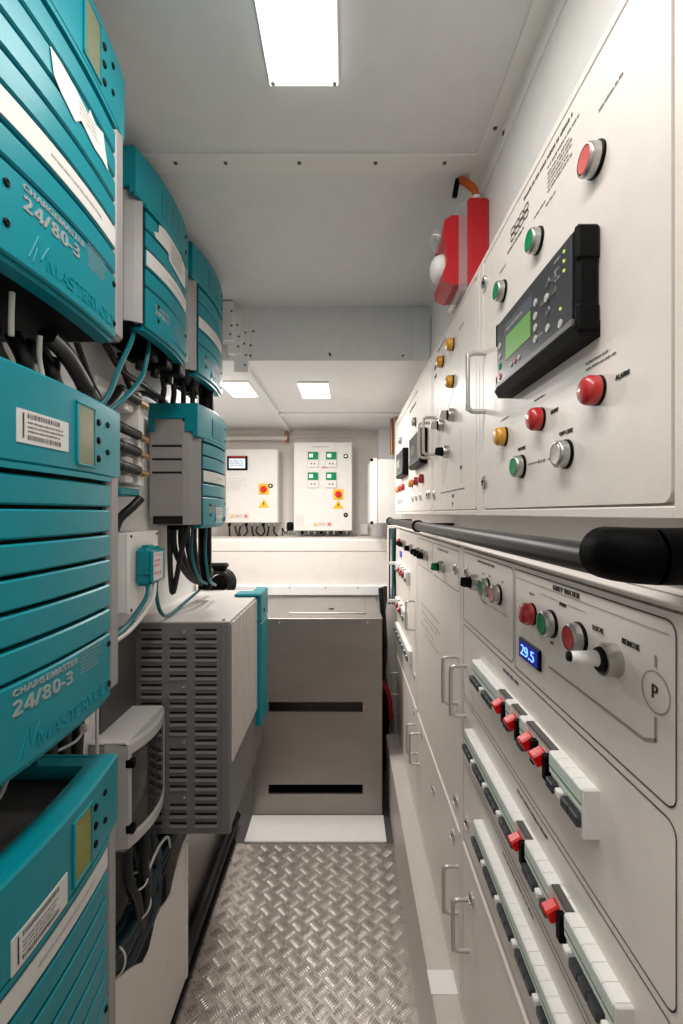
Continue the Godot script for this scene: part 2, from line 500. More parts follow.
	for s in [[W - strip - 0.014, H - 0.028], [W - strip - 0.014, H - 0.066], [W - strip - 0.006, hb - 0.018], [W - strip - 0.006, 0.02], [0.074, hb - 0.025], [0.074, 0.03]]:
		part("screw", scr, M.black, t, Transform3D(Basis(), Vector3(s[0], s[1], fn.call(s[0]) + (0.002 if s[1] > hb else 0.0))))
	# lettering
	var ink := MB.new()
	if big:
		text(ink, "CHARGEMASTER", 0.094, 0.0775, 0.0064, 0.105, fn, true)
		text(ink, "24/80-3", 0.094, 0.0575, 0.0150, 0.094, fn, true)
		small_print(ink, 0.206, 0.262, 0.088, 0.0020, 7, 0.0045, fn, 0.0006, 0.3)
	else:
		text(ink, "CHARGEMASTER", 0.06, 0.055, 0.0045, 0.06, fn)
		text(ink, o.model, 0.06, 0.040, 0.010, 0.058, fn, true)
		small_print(ink, 0.15, 0.21, 0.055, 0.0018, 5, 0.0045, fn)
	mk("lettering", ink, M.silverink, t)
	var emb := MB.new()
	var ev := 0.012 if big else 0.010
	var es := 1.0 if big else 0.7
	text(emb, "MASTERVOLT", 0.128, ev, 0.0155 * es, 0.155 if big else 0.115, fn, false, 0.0002, 0.0008)
	# the mark before the word: two peaks crossed by slanting strokes
	for st in [[0.102, 0.0, 0.116, 0.030], [0.116, 0.030, 0.119, 0.006], [0.119, 0.006, 0.131, 0.026], [0.108, -0.002, 0.114, 0.016]]:
		var ca := Vector3(st[0], ev + st[1] * es, fn.call(st[0])); var cb := Vector3(st[2], ev + st[3] * es, fn.call(st[2]))
		emb.tube([ca, cb], 0.0011, 6, 1)
	mk("embossed_name", emb, M.teal, t)
	# display
	if big:
		var fw: Callable = func(u): return fn.call(u) + 0.002
		var u0 := 0.196; var u1 := 0.234; var v0 := H - 0.089; var v1 := H - 0.017
		var dm := part("display", shared("bigdisp", func(): return MB.new().bow(u0, u1, v0, v1, wb + 0.003, bulge, hf, hf, 0.004, 0.0, 5)), o.lcd, t)
		part("display_frame", shared("bigframe", func():
			var b := MB.new()
			b.bow(u0 - 0.004, u1 + 0.003, v1, v1 + 0.003, wb + 0.0042, bulge, hf, hf, 0.005, 0.001, 5)
			b.bow(u0 - 0.004, u1 + 0.003, v0 - 0.003, v0, wb + 0.0042, bulge, hf, hf, 0.005, 0.001, 5)
			b.bow(u0 - 0.004, u0, v0, v1, wb + 0.0042, bulge, hf, hf, 0.005, 0.001, 2)
			b.bow(u1, u1 + 0.003, v0, v1, wb + 0.0042, bulge, hf, hf, 0.005, 0.001, 2)
			return b), M.teal, dm)
		for i in 3:
			part("button", shared("chbtn", func(): return MB.new().lathe(Vector3.ZERO, Vector3(0, 0, 1), [Vector2(0.0048, 0), Vector2(0.0048, 0.001), Vector2(0.0036, 0.0022), Vector2(0, 0.0026)], 12)), M.black, t, Transform3D(Basis(), Vector3(0.247, H - 0.03 - i * 0.024, fw.call(0.247))))
	else:
		var pn := part("indicator_panel", shared("smallpanel", func():
			var b := MB.new()
			b.bow(0.085, 0.19, H - 0.079, H - 0.024, wb + 0.0035, bulge, hf, hf, 0.004, 0.001, 6)
			return b), M.teal, t)
		var pi := MB.new()
		for i in 3: small_print(pi, 0.092 + i * 0.033, 0.115 + i * 0.033, H - 0.034, 0.003, 5, 0.009, fn, 0.004, 0.4)
		mk("symbols", pi, M.ink, pn)
		# thin black boxes paint the shade of slots and a bottom recess in the grey end towards the door
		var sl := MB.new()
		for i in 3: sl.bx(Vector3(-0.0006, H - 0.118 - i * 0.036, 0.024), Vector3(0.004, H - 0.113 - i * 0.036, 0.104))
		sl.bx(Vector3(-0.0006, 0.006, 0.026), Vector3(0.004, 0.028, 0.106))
		mk("painted_side_slots", sl, M.void, t)
	if o.has("stripe"):
		for i in o.stripe:
			var y: float = H - tc - (i + 1) * sh
			var sp := mk("paper_strip", MB.new().bow(strip + 0.002, W - strip - 0.001, y + 0.002, y + sh - 0.006, wb + 0.0006, bulge, hf, hf, 0.001, 0.0, 12), M.paper, t)
			var sm := MB.new()
			small_print(sm, W * 0.42, W * 0.78, y + sh * 0.42, 0.0028, 1, 0.006, fn, 0.0012, 0.1)
			mk("printing", sm, M.faint, sp)
	if o.has("sticker"):
		var s: Rect2 = o.sticker
		var st := mk("data_sticker", MB.new().bow(s.position.x, s.end.x, s.position.y, s.end.y, wb + (0.0028 if big else 0.0008), bulge, hf, hf, 0.001, 0.0, 6), M.paper, t)
		var sm := MB.new()
		var f2: Callable = func(u): return fn.call(u) + (0.0026 if big else 0.0006)
		if big:
			barcode(sm, s.position.x + 0.014, s.end.x - 0.016, s.end.y - 0.008, s.end.y - 0.003, f2)
			barcode(sm, s.position.x + 0.014, s.end.x - 0.016, s.position.y + 0.004, s.position.y + 0.009, f2)
			small_print(sm, s.position.x + 0.014, s.end.x - 0.008, s.position.y + 0.021, 0.0017, 3, 0.0045, f2)
			line(sm, Vector2(s.position.x + 0.008, s.position.y + 0.006), Vector2(s.position.x + 0.008, s.end.y - 0.004), 0.002, f2.call(s.position.x + 0.008) + 0.0008)
		else:
			small_print(sm, s.position.x + 0.004, s.end.x - 0.004, s.end.y - 0.008, 0.002, 4, 0.005, f2)
		mk("printing", sm, M.ink, st)
	if o.has("torn"):
		# ragged remains of a paper label
		var pts: PackedVector2Array = o.torn
		var tb := MB.new()
		for kk in 24:
			var ua := W * kk / 24.0; var ub := W * (kk + 1) / 24.0
			for pc in Geometry2D.intersect_polygons(pts, PackedVector2Array([Vector2(ua, 0), Vector2(ub, 0), Vector2(ub, H), Vector2(ua, H)])):
				var ix := Geometry2D.triangulate_polygon(pc)
				for i in range(0, ix.size(), 3):
					var q := []
					for j in 3: q.append(Vector3(pc[ix[i + j]].x, pc[ix[i + j]].y, fn.call(pc[ix[i + j]].x) + 0.0014))
					tb.tri(q[0], q[1], q[2], Vector3(0, 0, 1), Vector3(0, 0, 1), Vector3(0, 0, 1))
		var tl := mk("torn_label", tb, M.paper, t)
		var sm := MB.new()
		var r: Rect2 = o.tornprint
		small_print(sm, r.position.x, r.end.x, r.end.y - 0.004, 0.0022, int(r.size.y / 0.006), 0.006, fn, 0.002)
		mk("printing", sm, M.faint if big else M.ink, tl)
	return t

func inverter() -> void:
	var W := 0.476; var H := 0.552; var D := 0.25
	var t := thing("inverter", "large grey louvred inverter box with ribbed front and teal end cap", "inverter", Transform3D(LB, P(XL, -0.833, 1.164)))
	mk("body", MB.new().bx(Vector3(0, 0, 0), Vector3(0.47, H, D - 0.012), 0.004), M.midgrey, t)
	mk("top_cover", MB.new().bx(Vector3(-0.001, H - 0.004, 0.0005), Vector3(0.4705, H + 0.001, D - 0.004), 0.001), M.ribgrey, t)
	mk("corner_profile", MB.new().bx(Vector3(-0.002, 0.0, D - 0.03), Vector3(0.016, H - 0.003, D - 0.001), 0.005), M.midgrey, t)
	mk("lower_cover", MB.new().bx(Vector3(0.012, 0.004, D - 0.02), Vector3(0.345, 0.172, D - 0.006), 0.002), M.midgrey, t)
	for i in 8:
		mk("rib", MB.new().bx(Vector3(0.018 + i * 0.041, 0.176, D - 0.02), Vector3(0.0555 + i * 0.041, H - 0.004, D), 0.004), M.ribgrey, t)
	# the cap is in two lengths with an open joint between them
	var cp := mk("end_cap", MB.new().bx(Vector3(0.345, 0.115, D - 0.03), Vector3(W, H - 0.089, D + 0.012), 0.004).bx(Vector3(0.345, H - 0.086, D - 0.03), Vector3(W, H + 0.012, D + 0.012), 0.004).bx(Vector3(0.33, H + 0.002, D - 0.075), Vector3(0.40, H + 0.011, D + 0.010), 0.003), M.teal, t)
	mk("cap_screw", MB.new().lathe(Vector3(0.40, H - 0.055, D + 0.012), Vector3(0, 0, 1), [Vector2(0.006, 0), Vector2(0.006, 0.002), Vector2(0, 0.003)], 10), M.black, cp)
	var cols := [[0.017, 0.072], [0.091, 0.136], [0.157, 0.214]]
	for c in 3:
		var w0: float = cols[c][0]; var w1: float = cols[c][1]
		var lou := shared("lou%d" % c, func():
			var b := MB.new()
			# pressed louvre: a slope that catches light below a black-coloured slot
			var pr := PackedVector2Array([Vector2(0.001, 0.0005), Vector2(-0.005, 0.0022), Vector2(-0.005, 0.0038), Vector2(0.001, 0.0108)])
			b.prism(pr, Vector3(0, 0, 0), w0, w1, Basis())
			return b)
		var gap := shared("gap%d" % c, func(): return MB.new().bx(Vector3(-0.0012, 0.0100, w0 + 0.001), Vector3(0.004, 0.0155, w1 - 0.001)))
		for r in 22:
			if c == 1 and (r == 0 or r == 6 or r == 12 or r == 18): continue
			var at := Transform3D(Basis(), Vector3(0, H - 0.034 - r * 0.0238, 0))
			var l := part("louvre", lou, M.midgrey, t, at)
			part("painted_slot", gap, M.void, l)  # black box painted for the shade inside the louvre opening
	for r in [0, 6, 12, 18]:
		mk("screw", MB.new().lathe(Vector3(0, H - 0.026 - r * 0.0238, 0.128), Vector3(-1, 0, 0), [Vector2(0.005, 0), Vector2(0.004, 0.003), Vector2(0, 0.004)], 10), M.chrome, t)
	mk("corner_screw", MB.new().lathe(Vector3(0.012, H, D - 0.022), Vector3(0, 1, 0), [Vector2(0.005, 0), Vector2(0.004, 0.003), Vector2(0, 0.003)], 10), M.black, t)

func breaker_enclosure() -> void:
	var W := 0.187; var H := 0.227; var D := 0.107
	var t := thing("breaker_enclosure", "light grey plastic breaker enclosure with clear bowed window, under the white junction box", "enclosure", Transform3D(LB, P(XL, -0.716, 0.953)))
	mk("base", MB.new().bx(Vector3(0, 0.004, 0), Vector3(W, H - 0.004, 0.06), 0.006), M.grey, t)
	# lid as a bowed frame round the window
	var lid := MB.new()
	lid.bow(-0.001, W + 0.001, H - 0.03, H + 0.001, D - 0.02, 0.02, W * 0.5, W * 0.5, 0.05, 0.006, 12)
	lid.bow(-0.001, W + 0.001, -0.001, 0.03, D - 0.02, 0.02, W * 0.5, W * 0.5, 0.05, 0.006, 12)
	lid.bx(Vector3(-0.0002, 0.010, 0.055), Vector3(0.014, H - 0.010, D - 0.0185), 0.002)
	lid.bx(Vector3(W - 0.014, 0.010, 0.055), Vector3(W + 0.0002, H - 0.010, D - 0.0185), 0.002)
	mk("lid", lid, M.lidgrey, t)
	mk("top_cover", MB.new().bx(Vector3(0.0, H - 0.004, 0.0), Vector3(W, H + 0.0015, D - 0.022), 0.002), M.boxgrey, t)
	mk("breaker_row", MB.new().bx(Vector3(0.02, 0.06, 0.05), Vector3(0.10, 0.165, 0.075), 0.003).bx(Vector3(0.105, 0.06, 0.05), Vector3(0.165, 0.165, 0.08), 0.003), M.grey, t)
	mk("inner_plate", MB.new().bx(Vector3(0.014, 0.03, 0.045), Vector3(W - 0.014, H - 0.03, 0.055)), M.dkgrey, t)
	mk("window", MB.new().bow(0.012, W - 0.006, 0.031, H - 0.031, D - 0.022, 0.02, W * 0.5, W * 0.5, 0.003, 0.001, 12), M.smoke, t)
	for y in [0.036, H - 0.052]:
		mk("hinge", MB.new().bx(Vector3(-0.002, y, D - 0.026), Vector3(0.012, y + 0.018, D - 0.008), 0.002), M.black, t)

func junction_box() -> void:
	var t := thing("junction_box", "flat white wall box with a small teal module in front of it", "junction box", Transform3D(LB, P(XL, -0.232, 1.03)))
	mk("body", MB.new().bx(Vector3(0, 0, 0), Vector3(0.155, 0.186, 0.042), 0.003), M.boxgrey, t)
	var lid := mk("lid", MB.new().bx(Vector3(-0.001, -0.001, 0.043), Vector3(0.156, 0.187, 0.052), 0.002), M.white, t)
	for p in [[0.008, 0.008], [0.147, 0.008], [0.008, 0.178], [0.147, 0.178]]:
		mk("screw", MB.new().lathe(Vector3(p[0], p[1], 0.052), Vector3(0, 0, 1), [Vector2(0.004, 0), Vector2(0.003, 0.0015), Vector2(0, 0.0015)], 8), M.black, lid)
	var s := thing("bus_module", "small teal interface module with white printed front and plugged cables", "module", Transform3D(LB, P(-0.496, -0.172, 1.05)))
	mk("body", MB.new().bx(Vector3(0, 0, 0), Vector3(0.085, 0.09, 0.032), 0.008), M.teal, s)
	mk("front_cover", MB.new().bx(Vector3(0.004, 0.006, 0.030), Vector3(0.081, 0.084, 0.040), 0.005), M.teal, s)
	mk("clip", MB.new().bx(Vector3(-0.003, 0.028, 0.004), Vector3(0.088, 0.033, 0.034), 0.001).bx(Vector3(0.02, 0.088, 0.006), Vector3(0.05, 0.095, 0.024), 0.002), M.teal, s)
	var lb := mk("printed_label", MB.new().bx(Vector3(0.010, 0.012, 0.0395), Vector3(0.062, 0.078, 0.041)), M.paper, s)
	var pr := MB.new()
	small_print(pr, 0.014, 0.058, 0.070, 0.003, 1, 0.006, null, 0.0415, 0.05)
	small_print(pr, 0.014, 0.055, 0.056, 0.006, 2, 0.011, null, 0.0415)
	small_print(pr, 0.014, 0.055, 0.026, 0.006, 1, 0.01, null, 0.0415)
	mk("printing", pr, M.redcap, lb)

# ------------------------------------------------------------------ switchboard pieces (local frame: u, v on the face, w outwards)
func push_button(parent: Node, at: Vector3, cap: Material, label := "") -> void:
	var b := part("push_button", shared("pb", func(): return MB.new().lathe(Vector3.ZERO, Vector3(0, 0, 1), [Vector2(0.0155, 0.003), Vector2(0.0155, 0.010), Vector2(0.0148, 0.0125), Vector2(0.0135, 0.0135), Vector2(0.0128, 0.0135), Vector2(0.0125, 0.008), Vector2(0, 0.008)], 24)), M.silver, parent, Transform3D(Basis(), at))
	if label: b.set_meta("label", label)
	part("gasket", shared("pbg", func(): return MB.new().lathe(Vector3.ZERO, Vector3(0, 0, 1), [Vector2(0.0168, 0), Vector2(0.0168, 0.0025), Vector2(0.0155, 0.0035), Vector2(0.010, 0.0035)], 24)), M.black, b)
	part("cap", shared("pbc", func(): return MB.new().lathe(Vector3.ZERO, Vector3(0, 0, 1), [Vector2(0.0122, 0.007), Vector2(0.0122, 0.0125), Vector2(0.0112, 0.0136), Vector2(0.007, 0.0132), Vector2(0, 0.0130)], 24)), cap, b)

func indicator(parent: Node, at: Vector3, lens: Material, label := "") -> void:
	var b := part("indicator_lamp", shared("ind", func(): return MB.new().lathe(Vector3.ZERO, Vector3(0, 0, 1), [Vector2(0.0150, 0), Vector2(0.0150, 0.003), Vector2(0.0135, 0.0045), Vector2(0, 0.0045)], 24)), M.black, parent, Transform3D(Basis(), at))
	if label: b.set_meta("label", label)
	part("lens", shared("lens", func(): return MB.new().lathe(Vector3.ZERO, Vector3(0, 0, 1), [Vector2(0.0148, 0.003), Vector2(0.0150, 0.007), Vector2(0.0147, 0.0105), Vector2(0.0132, 0.0140), Vector2(0.0105, 0.0163), Vector2(0.0058, 0.0176), Vector2(0, 0.0180)], 24)), lens, b)

func selector(parent: Node, at: Vector3, turn: float, grip: Material, long := 0.0, label := "") -> void:
	var b := part("selector_switch", shared("sel", func(): return MB.new().lathe(Vector3.ZERO, Vector3(0, 0, 1), [Vector2(0.0155, 0.0), Vector2(0.0155, 0.010), Vector2(0.0145, 0.013), Vector2(0.0125, 0.0135), Vector2(0.012, 0.010), Vector2(0, 0.010)], 24)), M.silver, parent, Transform3D(Basis(), at))
	if label: b.set_meta("label", label)
	part("hub", shared("hub", func(): return MB.new().lathe(Vector3.ZERO, Vector3(0, 0, 1), [Vector2(0.0118, 0.009), Vector2(0.0118, 0.015), Vector2(0.0105, 0.0165), Vector2(0, 0.0165)], 20)), M.black, b)
	part("grip", shared("grip%f" % long, func():
		var g := MB.new()
		if long > 0.0: return g.lathe(Vector3.ZERO, Vector3(0, 0.12, 1), [Vector2(0.0078, 0.012), Vector2(0.0074, 0.018), Vector2(0.0050, 0.034 + long), Vector2(0.0042, 0.036 + long), Vector2(0, 0.036 + long)], 16)
		# wedge-shaped thumb grip
		var pr := PackedVector2Array([Vector2(-0.0105, 0.012), Vector2(0.0105, 0.012), Vector2(0.009, 0.030 + long), Vector2(-0.004, 0.033 + long), Vector2(-0.0085, 0.028 + long)])
		g.prism(pr, Vector3.ZERO, -0.0042, 0.0042, Basis(Vector3(0, 1, 0), Vector3(0, 0, 1), Vector3(1, 0, 0)), 0.0)
		return g), grip, b, Transform3D(Basis(Vector3(0, 0, 1), turn), Vector3.ZERO))
	if long > 0.0:
		part("grip_tip", shared("griptip", func(): return MB.new().lathe(Vector3.ZERO, Vector3(0, 0.12, 1), [Vector2(0.0051, 0.0335 + long), Vector2(0.0045, 0.0365 + long), Vector2(0, 0.0375 + long)], 16)), M.black, b, Transform3D(Basis(Vector3(0, 0, 1), turn), Vector3.ZERO))

func lock(parent: Node, at: Vector3) -> void:
	var b := part("lock", shared("lock", func(): return MB.new().lathe(Vector3.ZERO, Vector3(0, 0, 1), [Vector2(0.0125, 0), Vector2(0.0125, 0.003), Vector2(0.0105, 0.005), Vector2(0.0085, 0.005), Vector2(0.008, 0.002), Vector2(0, 0.002)], 20)), M.chrome, parent, Transform3D(Basis(), at))
	part("keyway", shared("key", func(): return MB.new().lathe(Vector3.ZERO, Vector3(0, 0, 1), [Vector2(0.0075, 0.0025), Vector2(0.0075, 0.003), Vector2(0, 0.003)], 14).box(Vector3(0, 0, 0.004), Vector3(0.005, 0.006, 0.003), 0.001)), M.black, b)

func handle(parent: Node, at: Vector3, l := 0.105) -> void:
	part("handle", shared("handle%f" % l, func():
		var p := [Vector3(0, 0, 0), Vector3(0, 0, 0.022), Vector3(0, -0.004, 0.029), Vector3(0, -0.010, 0.032), Vector3(0, -l + 0.010, 0.032), Vector3(0, -l + 0.004, 0.029), Vector3(0, -l, 0.022), Vector3(0, -l, 0)]
		return MB.new().tube(p, 0.0043, 10, 3)), M.steelrod, parent, Transform3D(Basis(), at))

func controller(parent: Node, at: Vector3, keys: bool) -> void:
	# panel-mounted controller: black housing with a slanting lower lip, grey front, green screen, round keys
	var W := 0.24; var H := 0.112; var D := 0.026
	var h := part("controller", shared("ctl", func():
		var b := MB.new()
		# the ends pull in a little at mid height
		b.bx(Vector3(0, 0.010, 0), Vector3(W, H, D - 0.004), 0.003)
		var pr := PackedVector2Array([Vector2(0, 0), Vector2(0, D - 0.006), Vector2(0.010, D), Vector2(0.016, D - 0.003), Vector2(0.016, 0)])
		b.prism(pr, Vector3(0, 0, 0), 0, W, Basis(Vector3(0, 1, 0), Vector3(0, 0, 1), Vector3(1, 0, 0)))
		b.bx(Vector3(W - 0.006, 0.004, 0), Vector3(W + 0.002, 0.034, D - 0.002), 0.003)
		b.bx(Vector3(W - 0.006, H - 0.036, 0), Vector3(W + 0.002, H, D - 0.002), 0.003)
		b.bx(Vector3(-0.002, 0.004, 0), Vector3(0.006, 0.034, D - 0.002), 0.003)
		b.bx(Vector3(-0.002, H - 0.036, 0), Vector3(0.006, H, D - 0.002), 0.003)
		return b), M.black, parent, Transform3D(Basis(), at))
	part("faceplate", shared("ctlf", func(): return MB.new().bx(Vector3(0.007, 0.017, D - 0.006), Vector3(W - 0.010, H - 0.004, D - 0.002), 0.001)), M.face, h)
	part("lip", shared("ctll", func(): return MB.new().bx(Vector3(0.006, 0.0125, D - 0.006), Vector3(W - 0.006, 0.020, D + 0.0005), 0.001)), M.midgrey, h)
	var w := D - 0.002
	part("screen", shared("ctls", func(): return MB.new().bx(Vector3(0.045, 0.043, w - 0.001), Vector3(0.130, 0.076, w + 0.0008))), M.lcdgreen if keys else M.lcd, h)
	if not keys: return
	part("screen_surround", shared("ctlw", func():
		var b := MB.new()
		b.bx(Vector3(0.040, 0.077, w - 0.001), Vector3(0.136, 0.094, w + 0.0006)); return b), flat(Color(0.30, 0.32, 0.36), 0.4), h)
	var key := shared("rkey", func(): return MB.new().lathe(Vector3.ZERO, Vector3(0, 0, 1), [Vector2(0.0046, 0), Vector2(0.0046, 0.001), Vector2(0.0036, 0.0016), Vector2(0, 0.0016)], 14))
	for p in [[0.145, 0.078], [0.145, 0.062], [0.145, 0.048], [0.145, 0.034], [0.178, 0.034], [0.208, 0.026], [0.020, 0.072], [0.020, 0.057]]:
		part("key", key, M.key, h, Transform3D(Basis(), Vector3(p[0], p[1], w)))
	part("key", key, M.green, h, Transform3D(Basis(), Vector3(0.020, 0.042, w)))
	part("key", key, M.redcap, h, Transform3D(Basis(), Vector3(0.020, 0.027, w)))
	var ark := shared("ark", func(): return MB.new().box(Vector3.ZERO, Vector3(0.011, 0.008, 0.002), 0.001))
	for p in [[0.178, 0.068, 0.0], [0.178, 0.084, 0.6], [0.178, 0.052, 0.6], [0.164, 0.068, 0.0], [0.193, 0.068, 0.0], [0.193, 0.082, 0.3]]:
		part("arrow_key", ark, M.dkgrey, h, Transform3D(Basis(Vector3(0, 0, 1), p[2]), Vector3(p[0], p[1], w)))
	part("arrow_key", key, M.key, h, Transform3D(Basis().scaled(Vector3(1.2, 1.0, 1)), Vector3(0.178, 0.068, w + 0.0012)))
	for p in [[0.066, 0.030, 0], [0.080, 0.030, 1], [0.094, 0.030, 0]]:
		part("lamp_key", key, M.redcap if p[2] == 1 else M.key, h, Transform3D(Basis().scaled(Vector3(0.75, 0.75, 1)), Vector3(p[0], p[1], w)))
	var led := shared("led", func(): return MB.new().lathe(Vector3.ZERO, Vector3(0, 0, 1), [Vector2(0.0018, 0), Vector2(0.0016, 0.001), Vector2(0, 0.0013)], 8))
	for p in [[0.216, 0.098], [0.216, 0.088], [0.216, 0.078], [0.208, 0.042]]:
		part("status_light", led, M.led, h, Transform3D(Basis(), Vector3(p[0], p[1], w)))
	var pr := MB.new()
	small_print(pr, 0.194, 0.210, 0.097, 0.0022, 3, 0.010, null, w + 0.0004)
	small_print(pr, 0.152, 0.166, 0.034, 0.002, 1, 0.01, null, w + 0.0004)
	small_print(pr, 0.05, 0.12, 0.083, 0.003, 1, 0.01, null, w + 0.0012)
	mk("printing", pr, M.key, h)

func breaker_strip(parent: Node, z_of: Callable, y: float, far: float, near: float, reds: Array) -> void:
	# a row of modular breakers: white bodies 18 mm wide with a green line, dark toggles below, some with red toggles
	var H := 0.048
	var n := int(round((far - near) / 0.018))
	var bodym := shared("mcb", func():
		var b := MB.new()
		var pr := PackedVector2Array([Vector2(0.0, -0.002), Vector2(0.0, 0.010), Vector2(0.003, 0.013), Vector2(0.021, 0.013), Vector2(0.024, 0.0155), Vector2(H - 0.002, 0.0155), Vector2(H, 0.0135), Vector2(H, -0.002)])
		b.prism(pr, Vector3.ZERO, 0.0003, 0.0177, Basis(Vector3(0, 1, 0), Vector3(0, 0, 1), Vector3(1, 0, 0)))
		return b)
	var lowm := shared("mcblow", func():
		var b := MB.new()
		b.bx(Vector3(0.0003, 0.0, -0.002), Vector3(0.0177, H, 0.010), 0.001)
		return b)
	var grn := shared("mcbg", func(): return MB.new().bx(Vector3(0.0005, 0.030, 0.015), Vector3(0.0175, 0.0318, 0.0159)))
	var lab := shared("mcbl", func(): return MB.new().bx(Vector3(0.0003, 0.032, 0.015), Vector3(0.0177, H - 0.003, 0.0158)))
	var tog := shared("mcbt", func(): return MB.new().box(Vector3(0.009, 0.013, 0.0155), Vector3(0.0178, 0.0115, 0.010), 0.0015))
	var tgs := shared("mcbts", func(): return MB.new().box(Vector3(0.009, 0.015, 0.015), Vector3(0.010, 0.008, 0.010), 0.0015))
	var rtog := shared("mcbr", func(): return MB.new().box(Vector3(0.009, 0.026, 0.016), Vector3(0.015, 0.016, 0.018), 0.002, Basis(Vector3(1, 0, 0), 0.5)))
	var btog := shared("mcbb", func(): return MB.new().box(Vector3(0.007, 0.022, 0.013), Vector3(0.010, 0.030, 0.009), 0.001))
	var cov := shared("mcbc", func(): return MB.new().bx(Vector3(0.0, H - 0.002, 0.004), Vector3(0.018, H + 0.0006, 0.0125)))
	for i in n:
		var z: float = far - i * 0.018
		var at := Transform3D(Basis(), Vector3(z_of.call(z), y, 0))
		var zc := z - 0.009
		var mode := 0
		for r in reds:
			if abs(zc - r) < 0.009: mode = 1
			elif abs(zc - (r - 0.018)) < 0.009: mode = 2
		if mode == 0:
			var b := part("circuit_breaker", bodym, M.white, parent, at)
			part("label_field", lab, M.label, b)
			part("marking_line", grn, M.green, b)
			if i % 4 == 3: part("toggle", tgs, M.white, b)
			else: part("toggle", tog, M.face, b)
		elif mode == 1:
			var b := part("circuit_breaker", lowm, M.white, parent, at)
			part("red_toggle", rtog, M.redtoggle, b)
			part("marking_line", cov, M.dkgrey, b)
		else:
			var b := part("circuit_breaker", lowm, M.white, parent, at)
			part("black_toggle", btog, M.black, b)
			part("marking_line", cov, M.dkgrey, b)
	# the grey end stop at the open end of the row
	part("end_stop", shared("mcbe", func(): return MB.new().bx(Vector3(0, -0.001, -0.002), Vector3(0.005, H + 0.0005, 0.016), 0.001)), M.boxgrey, parent, Transform3D(Basis(), Vector3(z_of.call(far - n * 0.018), y, 0)))

func cabinet(called: String, label: String, zf: float, zn: float, y0: float, y1: float) -> Dictionary:
	# a switchboard cabinet: zf .. zn is its far and near depth, y0 .. y1 its height
	var t := thing(called, label, "cabinet", Transform3D(RB, P(XR, y0, zf)), "switchboard cabinets")
	var W := zf - zn
	mk("body", MB.new().bx(Vector3(0.0005, 0, -0.0495), Vector3(W - 0.0005, y1 - y0, -0.007)), M.cream, t)
	return {"n": t, "zf": zf, "y0": y0, "W": W, "H": y1 - y0}

func rail(c: Dictionary, za: float, zb: float, ya: float, yb: float, w := 0.0) -> void:
	mk("frame_rail", MB.new().bx(Vector3(c.zf - za, ya - c.y0, -0.008), Vector3(c.zf - zb, yb - c.y0, w), 0.0012 + w * 0.4), M.cream, c.n)

func door(c: Dictionary, za: float, zb: float, ya: float, yb: float, r := 0.0) -> MeshInstance3D:
	var pl := rrect(c.zf - za, ya - c.y0, c.zf - zb, yb - c.y0, [r, r, r, r])
	var b := MB.new().prism(pl, Vector3.ZERO, -0.0065, 0.0, Basis(), 0.0)
	return mk("door", b, M.cream, c.n)

func spot(c: Dictionary, z: float, y: float, w := 0.0) -> Vector3:
	return Vector3(c.zf - z, y - c.y0, w)

func uv(c: Dictionary, z: float, y: float) -> Vector2:
	return Vector2(c.zf - z, y - c.y0)

